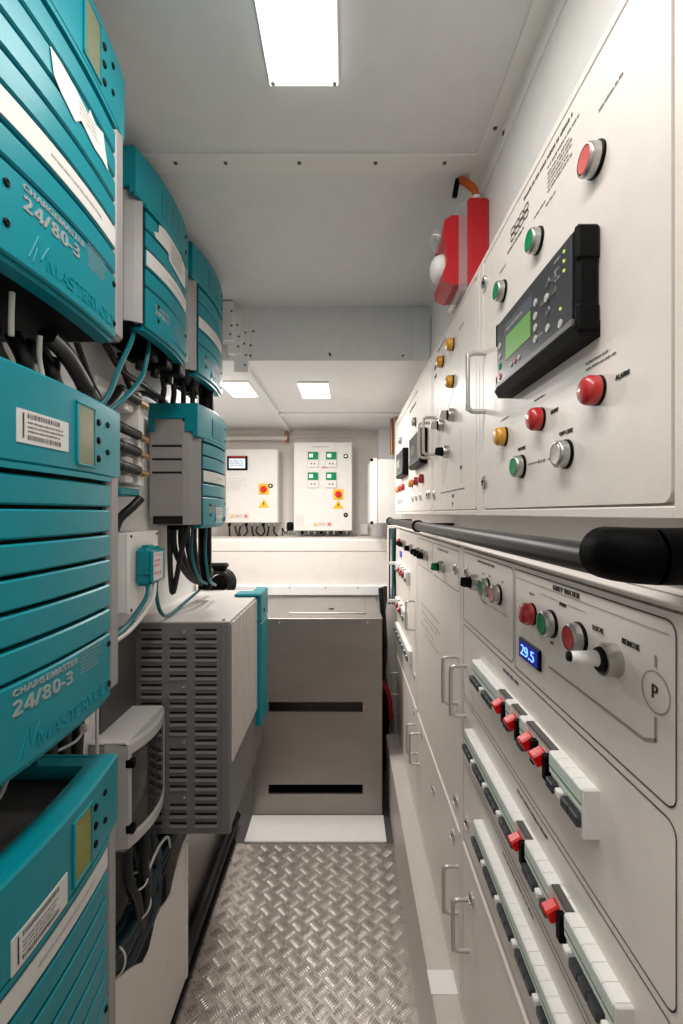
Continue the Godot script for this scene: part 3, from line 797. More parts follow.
# ------------------------------------------------------------------ the switchboard
func switchboard() -> void:
	# upper row
	var c := cabinet("switchboard_cabinet", "cream upper switchboard cabinet with black keypad controller and domed alarm lamps", 0.85, 0.20, -0.005, 0.468)
	frame(c, 0.8245, 0.3445, 0.0055, 0.457)
	var d := door(c, 0.822, 0.347, 0.008, 0.4545, 0.010)
	handle(d, spot(c, 0.812, 0.288))
	lock(d, spot(c, 0.812, 0.415)); lock(d, spot(c, 0.815, 0.056))
	push_button(c.n, spot(c, 0.450, 0.353), M.redcap)
	push_button(c.n, spot(c, 0.587, 0.355), M.green)
	push_button(c.n, spot(c, 0.718, 0.354), M.green)
	indicator(c.n, spot(c, 0.448, 0.122), M.redlens)
	indicator(c.n, spot(c, 0.580, 0.121), M.redlens)
	indicator(c.n, spot(c, 0.712, 0.121), M.amber)
	push_button(c.n, spot(c, 0.643, 0.0665), M.green)
	push_button(c.n, spot(c, 0.512, 0.067), M.silver)
	controller(c.n, spot(c, 0.684, 0.174), true)
	var pr := MB.new()
	text(pr, "ALARM", c.zf - 0.418, 0.123 - c.y0, 0.0045, 0.020)
	text(pr, "ALARM", c.zf - 0.551, 0.121 - c.y0, 0.0045, 0.018)
	text(pr, "OFF LINE", c.zf - 0.528, 0.090 - c.y0, 0.0045, 0.030)
	text(pr, "ON LINE", c.zf - 0.656, 0.090 - c.y0, 0.0045, 0.026)
	line(pr, uv(c, 0.620, 0.067), uv(c, 0.590, 0.067), 0.001); line(pr, uv(c, 0.560, 0.067), uv(c, 0.535, 0.067), 0.001)
	small_print(pr, c.zf - 0.588, c.zf - 0.562, 0.065 - c.y0, 0.004, 1, 0.01)
	small_print(pr, c.zf - 0.47, c.zf - 0.415, 0.154 - c.y0, 0.0026, 2, 0.006)
	small_print(pr, c.zf - 0.60, c.zf - 0.56, 0.148 - c.y0, 0.0026, 1, 0.006)
	small_print(pr, c.zf - 0.73, c.zf - 0.69, 0.148 - c.y0, 0.0026, 1, 0.006)
	small_print(pr, c.zf - 0.446, c.zf - 0.405, 0.397 - c.y0, 0.003, 1, 0.006)
	small_print(pr, c.zf - 0.60, c.zf - 0.565, 0.392 - c.y0, 0.003, 1, 0.006)
	small_print(pr, c.zf - 0.565, c.zf - 0.535, 0.384 - c.y0, 0.003, 1, 0.006)
	small_print(pr, c.zf - 0.735, c.zf - 0.70, 0.390 - c.y0, 0.003, 1, 0.006)
	small_print(pr, c.zf - 0.635, c.zf - 0.495, 0.440 - c.y0, 0.005, 1, 0.006, null, 0.0006, 0.0)
	small_print(pr, c.zf - 0.560, c.zf - 0.470, 0.428 - c.y0, 0.003, 1, 0.006)
	small_print(pr, c.zf - 0.560, c.zf - 0.490, 0.420 - c.y0, 0.0026, 5, 0.0055)
	# the outlined block emblem
	for i in 4:
		for j in 2:
			outline(pr, rrect(c.zf - 0.685 + i * 0.017, 0.412 - c.y0 + j * 0.010, c.zf - 0.671 + i * 0.017, 0.420 - c.y0 + j * 0.010, [0.003, 0.003, 0.003, 0.003], 3), 0.0016)
	small_print(pr, c.zf - 0.70, c.zf - 0.615, 0.402 - c.y0, 0.004, 1, 0.01)
	mk("printed_lettering", pr, M.ink, d)

	c = cabinet("switchboard_cabinet", "cream upper switchboard cabinet with three amber lamps and pump selector diagram", 1.315, 0.85, -0.005, 0.468)
	frame(c, 1.3005, 0.8695, 0.0055, 0.457)
	d = door(c, 1.298, 0.872, 0.008, 0.4545, 0.010)
	handle(d, spot(c, 1.285, 0.272))
	lock(d, spot(c, 1.285, 0.05))
	for p in [[1.06, 0.397], [1.175, 0.395], [1.065, 0.311]]: indicator(c.n, spot(c, p[0], p[1]), M.amber)
	selector(c.n, spot(c, 1.06, 0.231), 0.0, M.silver); selector(c.n, spot(c, 1.175, 0.229), 0.0, M.silver)
	selector(c.n, spot(c, 1.115, 0.152), 0.2, M.black)
	pr = MB.new()
	for p in [[1.18, 0.145, 1.18, 0.075], [1.13, 0.130, 1.16, 0.075], [0.985, 0.185, 0.985, 0.065], [1.20, 0.053, 0.955, 0.053], [1.18, 0.225, 1.05, 0.290]]:
		line(pr, uv(c, p[0], p[1]), uv(c, p[2], p[3]), 0.0022 if p[1] == p[3] else 0.0012)
	for p in [[0.985, 0.10], [1.06, 0.040]]:
		line(pr, uv(c, p[0] + 0.006, p[1]), uv(c, p[0] - 0.006, p[1]), 0.008)
	text(pr, "P", c.zf - 1.066, 0.016 - c.y0, 0.010)
	small_print(pr, c.zf - 1.24, c.zf - 1.10, 0.440 - c.y0, 0.006, 1, 0.01)
	small_print(pr, c.zf - 1.285, c.zf - 1.225, 0.404 - c.y0, 0.016, 1, 0.01)
	small_print(pr, c.zf - 1.285, c.zf - 1.235, 0.380 - c.y0, 0.012, 1, 0.01)
	small_print(pr, c.zf - 1.00, c.zf - 0.96, 0.406 - c.y0, 0.004, 1, 0.01)
	mk("printed_lettering", pr, M.ink, d)

	c = cabinet("switchboard_cabinet", "cream upper switchboard cabinet with two small controllers, beside the back wall", 2.34, 1.315, -0.005, 0.468)
	frame(c, 2.3225, 1.3325, 0.0055, 0.457)
	d = door(c, 2.32, 1.335, 0.008, 0.4545, 0.010)
	handle(d, spot(c, 1.36, 0.272))
	controller(c.n, spot(c, 1.64, 0.155), false); controller(c.n, spot(c, 2.07, 0.155), false)
	push_button(c.n, spot(c, 1.64, 0.332), M.green); push_button(c.n, spot(c, 2.07, 0.332), M.green)
	for p in [[1.72, 0], [1.60, 1], [1.48, 1], [2.18, 0], [2.07, 1], [1.97, 1]]:
		indicator(c.n, spot(c, p[0], 0.113), M.amber if p[1] == 0 else M.redlens)
	for z in [1.70, 1.61, 1.52, 1.39, 1.36, 2.15, 2.05]:
		lock(c.n, spot(c, z, 0.055))
	pr = MB.new()
	small_print(pr, 0.1, 0.9, 0.435, 0.006, 1, 0.01); small_print(pr, 0.55, 0.75, 0.40, 0.012, 1, 0.01)
	mk("printed_lettering", pr, M.ink, d)

	# lower row
	c = cabinet("switchboard_cabinet", "cream lower switchboard cabinet with grey-water panel and rows of breakers", 0.98, 0.20, -1.08, -0.063)
	lower_frame(c, 0.967, 0.22)
	d = door(c, 0.9645, 0.2225, -0.7005, -0.0765, 0.006)
	var d2 := door(c, 0.9645, 0.2225, -1.066, -0.7185, 0.006)
	handle(d, spot(c, 0.945, -0.321)); handle(d2, spot(c, 0.925, -0.795))
	lock(d, spot(c, 0.935, -0.124)); lock(d, spot(c, 0.935, -0.643)); lock(d2, spot(c, 0.90, -0.772))
	selector(c.n, spot(c, 0.865, -0.133), 0.9, M.black); push_button(c.n, spot(c, 0.800, -0.132), M.green); push_button(c.n, spot(c, 0.740, -0.134), M.redcap)
	indicator(c.n, spot(c, 0.606, -0.136), M.redlens)
	push_button(c.n, spot(c, 0.549, -0.135), M.green); push_button(c.n, spot(c, 0.483, -0.134), M.red)
	selector(c.n, spot(c, 0.420, -0.137), 1.2, M.white, 0.006)
	# blue digital meter
	var mt := mk("digital_meter", MB.new().box(spot(c, 0.612, -0.191, 0.001), Vector3(0.068, 0.027, 0.005), 0.001), M.black, c.n)
	mk("screen", MB.new().box(spot(c, 0.612, -0.191, 0.003), Vector3(0.060, 0.022, 0.002)), M.blue, mt)
	var dg := MB.new()
	text(dg, "29.5", c.zf - 0.636, -0.1985 - c.y0, 0.014, 0.044, null, false, 0.0045)
	mk("digits", dg, M.digit, mt)
	pr = MB.new()
	for p in [[0.962, 0.675, -0.226, -0.083], [0.668, 0.341, -0.228, -0.083], [0.962, 0.341, -0.385, -0.237], [0.962, 0.341, -0.523, -0.394], [0.962, 0.341, -0.692, -0.532]]:
		outline(pr, rrect(c.zf - p[0], p[2] - c.y0, c.zf - p[1], p[3] - c.y0, [0.002, 0.011, 0.011, 0.002], 5), 0.0014)
	text(pr, "GREY WATER", c.zf - 0.545, -0.0925 - c.y0, 0.0058, 0.062)
	text(pr, "LOCAL", c.zf - 0.457, -0.118 - c.y0, 0.0050, 0.020)
	text(pr, "REMOTE", c.zf - 0.408, -0.118 - c.y0, 0.0050, 0.024)
	text(pr, "PUMP", c.zf - 0.528, -0.108 - c.y0, 0.0040, 0.016)
	text(pr, "P", c.zf - 0.368, -0.1505 - c.y0, 0.011)
	small_print(pr, c.zf - 0.615, c.zf - 0.595, -0.111 - c.y0, 0.0035, 1, 0.01)
	small_print(pr, c.zf - 0.86, c.zf - 0.76, -0.093 - c.y0, 0.0045, 1, 0.01, null, 0.0006, 0.0)
	for z in [0.82, 0.785, 0.72]: small_print(pr, c.zf - z - 0.008, c.zf - z + 0.008, -0.112 - c.y0, 0.003, 1, 0.01)
	small_print(pr, c.zf - 0.552, c.zf - 0.543, -0.160 - c.y0, 0.004, 1, 0.01)
	small_print(pr, c.zf - 0.72, c.zf - 0.655, -0.252 - c.y0, 0.006, 1, 0.01, null, 0.0006, 0.0)
	small_print(pr, c.zf - 0.66, c.zf - 0.56, -0.408 - c.y0, 0.005, 1, 0.01, null, 0.0006, 0.0)
	small_print(pr, c.zf - 0.72, c.zf - 0.60, -0.545 - c.y0, 0.005, 1, 0.01, null, 0.0006, 0.0)
	mk("printed_lettering", pr, M.ink, d)
	var fp := MB.new()
	var ring := PackedVector2Array()
	for i in 28: ring.append(uv(c, 0.364, -0.145) + Vector2(cos(TAU * i / 28.0), sin(TAU * i / 28.0)) * 0.0165)
	outline(fp, ring, 0.001)
	line(fp, uv(c, 0.665, -0.0945), uv(c, 0.349, -0.0945), 0.0008)
	line(fp, uv(c, 0.555, -0.190), uv(c, 0.378, -0.190), 0.0028); line(fp, uv(c, 0.378, -0.190), uv(c, 0.364, -0.184), 0.0028); line(fp, uv(c, 0.364, -0.184), uv(c, 0.364, -0.166), 0.0028)
	line(fp, uv(c, 0.364, -0.124), uv(c, 0.364, -0.116), 0.0028)
	line(fp, uv(c, 0.580, -0.104), uv(c, 0.532, -0.104), 0.0008); line(fp, uv(c, 0.508, -0.104), uv(c, 0.47, -0.104), 0.0008)
	line(fp, uv(c, 0.84, -0.162), uv(c, 0.70, -0.162), 0.0012); line(fp, uv(c, 0.84, -0.162), uv(c, 0.85, -0.15), 0.0012)
	mk("pump_diagram", fp, M.faint, d)
	var zo := func(z): return c.zf - z
	var zf0: float = c.zf
	var zc: Callable = func(z): return zf0 - z
	breaker_strip(c.n, zc, -0.323 - c.y0, 0.846, 0.449, [0.685, 0.631, 0.577, 0.546])
	breaker_strip(c.n, zc, -0.479 - c.y0, 0.900, 0.398, [0.618, 0.510])
	breaker_strip(c.n, zc, -0.617 - c.y0, 0.836, 0.33, [])

	c = cabinet("switchboard_cabinet", "cream lower switchboard cabinet with plain door, printed diagram and green pointer switch", 1.60, 0.98, -1.08, -0.063)
	lower_frame(c, 1.588, 0.992)
	d = door(c, 1.5855, 0.9945, -0.7005, -0.0765, 0.006)
	d2 = door(c, 1.5855, 0.9945, -1.066, -0.7185, 0.006)
	handle(d, spot(c, 1.02, -0.326)); handle(d2, spot(c, 1.015, -0.797)); handle(d2, spot(c, 1.56, -0.765))
	lock(d, spot(c, 1.032, -0.129)); lock(d, spot(c, 1.03, -0.657)); lock(d2, spot(c, 1.06, -0.758)); lock(d2, spot(c, 1.50, -0.74)); lock(d2, spot(c, 1.30, -0.80))
	selector(c.n, spot(c, 1.17, -0.140), 0.8, M.green)
	for z in [1.55, 1.48, 1.41]: selector(c.n, spot(c, z, -0.134), 0.4, M.black)
	pr = MB.new()
	outline(pr, rrect(c.zf - 1.31, -0.177 - c.y0, c.zf - 1.005, -0.086 - c.y0, [0.004, 0.004, 0.004, 0.004], 3), 0.0016)
	outline(pr, rrect(c.zf - 1.575, -0.177 - c.y0, c.zf - 1.32, -0.086 - c.y0, [0.004, 0.004, 0.004, 0.004], 3), 0.0016)
	small_print(pr, c.zf - 1.24, c.zf - 1.08, -0.100 - c.y0, 0.005, 1, 0.01)
	mk("printed_lettering", pr, M.ink, d)
	fp = MB.new()
	for p in [[1.53, 1.22, -0.300], [1.50, 1.20, -0.325], [1.46, 1.25, -0.34], [1.52, 1.30, -0.365], [1.44, 1.22, -0.385]]:
		line(fp, uv(c, p[0], p[2]), uv(c, p[1], p[2]), 0.0022)
	for z in [1.50, 1.40, 1.32, 1.25]:
		line(fp, uv(c, z, -0.295), uv(c, z, -0.39), 0.0016)
	for z in [1.48, 1.28]: line(fp, uv(c, z, -0.18), uv(c, z, -0.23), 0.0014)
	mk("printed_diagram", fp, M.faint, d)

	c = cabinet("switchboard_cabinet", "cream lower switchboard cabinet with short breaker rows at the end of the handrail", 2.25, 1.60, -1.08, -0.063)
	lower_frame(c, 2.235, 1.613)
	d = door(c, 2.2325, 1.6155, -0.7005, -0.0765, 0.006)
	d2 = door(c, 2.2325, 1.6155, -1.066, -0.7185, 0.006)
	handle(d, spot(c, 1.66, -0.325)); handle(d2, spot(c, 1.63, -0.765)); handle(d2, spot(c, 2.21, -0.785))
	lock(d, spot(c, 1.66, -0.60)); lock(d2, spot(c, 1.68, -0.74))
	indicator(c.n, spot(c, 2.12, -0.135), M.redlens)
	for z in [2.0, 1.93, 1.72]: selector(c.n, spot(c, z, -0.135), 0.4, M.black)
	mk("digital_meter", MB.new().box(spot(c, 2.08, -0.19, 0.001), Vector3(0.066, 0.027, 0.005), 0.001), M.blue, c.n)
	var zf1: float = c.zf
	zc = func(z): return zf1 - z
	breaker_strip(c.n, zc, -0.283 - c.y0, 2.20, 1.78, [2.05, 1.96, 1.88])
	breaker_strip(c.n, zc, -0.455 - c.y0, 2.20, 1.86, [2.10, 2.0])
	breaker_strip(c.n, zc, -0.580 - c.y0, 2.20, 1.74, [])

	# handrail in front of the gap between the rows
	var t := thing("handrail", "black tubular handrail with thick elbow end between the upper and lower switchboard cabinets", "handrail", Transform3D(Basis(), P(0.2, -0.037, 2.1)))
	var o := P(0.2, -0.037, 2.1)
	mk("rail", MB.new().rod(P(0.2, -0.037, 2.1) - o, P(0.2, -0.037, 0.35) - o, 0.0128, 20), M.bar, t)
	var el := []
	for i in 9:
		var a := PI * 0.5 * i / 8.0
		el.append(P(0.204 + 0.022 * (1.0 - cos(a)), -0.031, 0.343 - 0.022 * sin(a)) - o)
	el.append(P(0.302, -0.031, 0.321) - o)
	el.push_front(P(0.204, -0.031, 0.356) - o)
	mk("elbow", MB.new().tube(el, 0.0205, 24, 2), M.endblack, t)
	for z in [2.1, 1.27]:
		var br := MB.new().rod(P(0.2, -0.037, z + 0.008) - o, P(0.2, -0.037, z - 0.008) - o, 0.0175, 18, 0.002)
		br.rod(P(0.21, -0.037, z) - o, P(0.301, -0.037, z) - o, 0.009, 12)
		mk("bracket", br, M.black, t)

	# duct along the foot of the cabinets
	t = thing("floor_duct", "long low sheet-metal duct along the foot of the switchboard", "duct", Transform3D(Basis(), P(0.245, -1.35, 1.25)))
	o = P(0.245, -1.35, 1.25)
	mk("casing", MB.new().bx(P(0.19, -1.35, 2.2) - o, P(0.299, -1.082, 0.2) - o, 0.002), M.duct, t)
	mk("lid", MB.new().bx(P(0.197, -1.0825, 2.2) - o, P(0.2495, -1.0805, 0.2) - o, 0.0008), M.duct, t)
	mk("white_tape", MB.new().bx(P(0.189, -1.0806, 1.064) - o, P(0.2495, -1.0798, 1.01) - o), M.whitebright, t)

	# end frame with two dark windows past the lower cabinets
	t = thing("end_frame", "narrow white frame with two tall openings and cables at the end of the lower cabinets", "frame", Transform3D(Basis(), P(0.23, -0.45, 2.28)))
	o = P(0.23, -0.45, 2.28)
	var ef := MB.new()
	for y in [-0.452, -0.262, -0.078]: ef.bx(P(0.205, y, 2.29) - o, P(0.299, y + 0.016, 2.27) - o, 0.003)
	ef.bx(P(0.205, -0.452, 2.29) - o, P(0.212, -0.064, 2.27) - o, 0.002); ef.bx(P(0.25, -0.452, 2.29) - o, P(0.299, -0.064, 2.27) - o, 0.002)
	mk("plate", ef, M.cream, t)
	for i in 3:
		var x := 0.218 + 0.016 * i
		strand(t, [P(x, -0.05, 2.32), P(x + 0.004 * sin(i * 2.0), -0.25, 2.33), P(x, -0.47, 2.32)], 0.006, [M.rubber, M.tealcable, M.rubber][i], 4)

func frame(c: Dictionary, zf: float, zn: float, ya: float, yb: float) -> void:
	var e: float = c.zf
	var n: float = c.zf - c.W
	rail(c, e - 0.0005, zf, c.y0, c.y0 + c.H); rail(c, zn, n + 0.0005, c.y0, c.y0 + c.H)
	rail(c, zf, zn, yb, c.y0 + c.H); rail(c, zf, zn, c.y0, ya)

func lower_frame(c: Dictionary, zf: float, zn: float) -> void:
	frame(c, zf, zn, -1.068, -0.0745)
	rail(c, zf, zn, -0.7165, -0.7025, 0.003)
	# turned-out lip along the top
	rail(c, c.zf - 0.0005, c.zf - c.W + 0.0005, -0.0725, -0.063, 0.007)

# ------------------------------------------------------------------ alarm beacon
func alarm() -> void:
	var t := thing("alarm_beacon", "red fire alarm sounder beacon with clear lens above the switchboard", "alarm", Transform3D(RB, P(0.30, 0.472, 1.06)))
	var S := Basis(Vector3(0, 0, 1), Vector3(0, 1, 0), Vector3(1, 0, 0))
	mk("base", MB.new().bx(Vector3(0, 0, 0), Vector3(0.115, 0.195, 0.046), 0.006), M.red, t)
	mk("knockout", MB.new().lathe(Vector3(0.115, 0.145, 0.018), Vector3(1, 0, 0), [Vector2(0.013, 0), Vector2(0.012, 0.0015), Vector2(0.010, 0.0015), Vector2(0.009, 0.0003), Vector2(0, 0.0003)], 18), M.red, t)
	mk("lens_flange", MB.new().prism(rrect(0.0465, -0.004, 0.064, 0.186, [0.002, 0.010, 0.016, 0.002]), Vector3.ZERO, 0.003, 0.112, S), M.glass, t)
	mk("horn_body", MB.new().prism(PackedVector2Array([Vector2(0.0455, 0.016), Vector2(0.0455, 0.160), Vector2(0.078, 0.160), Vector2(0.093, 0.150), Vector2(0.096, 0.125), Vector2(0.090, 0.095), Vector2(0.088, 0.060), Vector2(0.096, 0.040), Vector2(0.094, 0.020), Vector2(0.074, 0.012)]), Vector3.ZERO, 0.010, 0.105, S), M.red, t)
	mk("strobe_dome", MB.new().lathe(Vector3(0.060, 0.068, 0.084), Vector3(0, 0, 1), [Vector2(0.030, 0), Vector2(0.030, 0.012), Vector2(0.026, 0.022), Vector2(0.016, 0.029), Vector2(0, 0.032)], 24), M.white, t)
	mk("reflector", MB.new().lathe(Vector3(0.060, 0.134, 0.090), Vector3(0, 0.3, 1), [Vector2(0.026, 0), Vector2(0.026, 0.010), Vector2(0.020, 0.022), Vector2(0, 0.027)], 20), M.glass, t)
	mk("bulb", MB.new().lathe(Vector3(0.057, 0.138, 0.094), Vector3(0, 0.3, 1), [Vector2(0.010, 0), Vector2(0.010, 0.008), Vector2(0, 0.013)], 14), M.silver, t)
	mk("cable_gland", MB.new().rod(Vector3(0.085, 0.194, 0.02), Vector3(0.085, 0.214, 0.02), 0.010, 14, 0.002), M.white, t)
	cable("cable", "short orange cable arching from the top of the red alarm beacon", [P(0.28, 0.684, 0.975), P(0.276, 0.70, 0.975), P(0.262, 0.722, 0.985), P(0.25, 0.742, 1.0)], 0.008, M.orange)
	cable("cable", "short black cable entering the ceiling above the red alarm beacon", [P(0.247, 0.742, 0.998), P(0.243, 0.725, 1.0), P(0.240, 0.705, 1.005)], 0.006, M.black)

# ------------------------------------------------------------------ back of the room
func control_box(called: String, label: String, xa: float, xb: float, ya: float, yb: float, kind: int) -> void:
	var W := xb - xa; var H := yb - ya; var D := 0.2
	var t := thing(called, label, "control box", Transform3D(Basis(), P(xa, ya, 3.0)))
	mk("body", MB.new().bx(Vector3(0, 0, 0), Vector3(W, H, D - 0.018), 0.003), M.boxgrey, t)
	var d := mk("door", MB.new().bx(Vector3(0.002, 0.002, D - 0.016), Vector3(W - 0.002, H - 0.002, D), 0.004), M.boxgrey, t)
	var w := D
	var lk := [[W - 0.045, H * 0.5]] if kind == 0 else [[W - 0.042, H - 0.09], [W - 0.042, 0.10]]
	for p in lk:
		var l := mk("lock", MB.new().lathe(Vector3(p[0], p[1], w), Vector3(0, 0, 1), [Vector2(0.014, 0), Vector2(0.014, 0.004), Vector2(0.010, 0.006), Vector2(0.008, 0.003), Vector2(0, 0.003)], 18), M.black, d)
		mk("lock_insert", MB.new().lathe(Vector3(p[0], p[1], w), Vector3(0, 0, 1), [Vector2(0.0075, 0.003), Vector2(0.006, 0.005), Vector2(0, 0.005)], 12), M.chrome, l)
	var sx := W - 0.088 if kind == 0 else W - 0.088
	var sy := H * 0.455 if kind == 0 else 0.228
	var sw := mk("rotary_switch", MB.new().box(Vector3(sx, sy, w + 0.002), Vector3(0.062, 0.066, 0.006), 0.003), M.yellow, t)
	mk("switch_knob", MB.new().lathe(Vector3(sx, sy, w + 0.005), Vector3(0, 0, 1), [Vector2(0.020, 0), Vector2(0.020, 0.012), Vector2(0.016, 0.018), Vector2(0, 0.018)], 20).box(Vector3(sx, sy, w + 0.026), Vector3(0.010, 0.034, 0.014), 0.002), M.redtoggle, sw)
	var ty := sy - 0.115 if kind == 0 else sy - 0.09
	var tr := mk("warning_triangle", MB.new().prism(PackedVector2Array([Vector2(sx - 0.034, ty), Vector2(sx + 0.034, ty), Vector2(sx, ty + 0.055)]), Vector3.ZERO, w, w + 0.001), M.yellow, t)
	var bolt := MB.new()
	bolt.prism(PackedVector2Array([Vector2(sx + 0.003, ty + 0.042), Vector2(sx - 0.007, ty + 0.022), Vector2(sx - 0.001, ty + 0.022), Vector2(sx - 0.003, ty + 0.006), Vector2(sx + 0.007, ty + 0.027), Vector2(sx + 0.001, ty + 0.027)]), Vector3.ZERO, w, w + 0.0018)
	mk("bolt_mark", bolt, M.ink, tr)
	# warning strip low on the door
	var lx := W * 0.18 if kind == 0 else W * 0.32
	var st := mk("warning_label", MB.new().bx(Vector3(lx, 0.026, w), Vector3(lx + 0.125, 0.058, w + 0.001)), M.paper, t)
	mk("triangle_mark", MB.new().prism(PackedVector2Array([Vector2(lx + 0.006, 0.032), Vector2(lx + 0.030, 0.032), Vector2(lx + 0.018, 0.053)]), Vector3.ZERO, w, w + 0.0018), M.yellow, st)
	mk("round_mark", MB.new().lathe(Vector3(lx + 0.105, 0.042, w), Vector3(0, 0, 1), [Vector2(0.010, 0), Vector2(0.010, 0.0018), Vector2(0, 0.0018)], 16), M.redcap, st)
	var pr := MB.new()
	small_print(pr, lx + 0.038, lx + 0.088, 0.040, 0.007, 1, 0.01, null, w + 0.0015)
	mk("printing", pr, M.redcap, st)
	mk("paper_note", MB.new().bx(Vector3(0.012, 0.03, w), Vector3(0.066, 0.10, w + 0.0008)), M.paper, t)
	if kind == 0:
		var hm := mk("touch_screen", MB.new().bx(Vector3(W - 0.315, H - 0.135, w - 0.002), Vector3(W - 0.188, H - 0.045, w + 0.008), 0.003), M.black, t)
		mk("screen", MB.new().bx(Vector3(W - 0.302, H - 0.122, w + 0.006), Vector3(W - 0.202, H - 0.062, w + 0.0088)), M.hmi, hm)
		var hp := MB.new()
		small_print(hp, W - 0.295, W - 0.21, H - 0.080, 0.006, 3, 0.013, null, w + 0.0095)
		mk("readings", hp, M.dkgrey, hm)
		mk("brand_bar", MB.new().bx(Vector3(W - 0.303, H - 0.055, w + 0.006), Vector3(W - 0.20, H - 0.048, w + 0.0088)), M.red, hm)
		var dp := MB.new()
		outline(dp, rrect(W - 0.36, H * 0.43, W - 0.20, H * 0.60, [0, 0, 0, 0]), 0.001, w + 0.001)
		small_print(dp, W - 0.34, W - 0.21, H * 0.56, 0.003, 5, 0.012, null, w + 0.001)
		mk("printed_diagram", dp, M.faint, d)
	else:
		var dp := MB.new()
		small_print(dp, W * 0.32, W * 0.68, H - 0.034, 0.006, 1, 0.01, null, w + 0.001)
		mk("printed_title", dp, M.faint, d)
		for r in 2:
			for q in 2:
				var x := 0.088 + q * 0.113; var y := H - 0.062 - r * 0.127
				var m := mk("power_meter", MB.new().bx(Vector3(x, y - 0.098, w - 0.002), Vector3(x + 0.068, y, w + 0.010), 0.003), M.boxgrey, t)
				mk("meter_bezel", MB.new().bx(Vector3(x + 0.002, y - 0.050, w + 0.008), Vector3(x + 0.066, y - 0.002, w + 0.0115), 0.001), M.green, m)
				mk("meter_screen", MB.new().bx(Vector3(x + 0.010, y - 0.036, w + 0.010), Vector3(x + 0.034, y - 0.014, w + 0.0122)), M.hmi, m)
				for b in 2:
					mk("meter_button", MB.new().lathe(Vector3(x + 0.024 + b * 0.02, y - 0.075, w + 0.010), Vector3(0, 0, 1), [Vector2(0.005, 0), Vector2(0.004, 0.003), Vector2(0, 0.003)], 10), M.dkgrey, m)
		mk("small_label", MB.new().bx(Vector3(W * 0.48, H - 0.165, w), Vector3(W * 0.58, H - 0.155, w + 0.001)), M.redcap, t)
	# glands below
	var n := 9 if kind == 0 else 8
	for i in n:
		var gx: float = 0.045 + i * (W - 0.08) / (n - 1)
		mk("cable_gland", MB.new().rod(Vector3(gx, -0.022, D * 0.55), Vector3(gx, 0.001, D * 0.55), 0.010, 10, 0.002), M.black if i % 3 == 0 else M.silver, t)

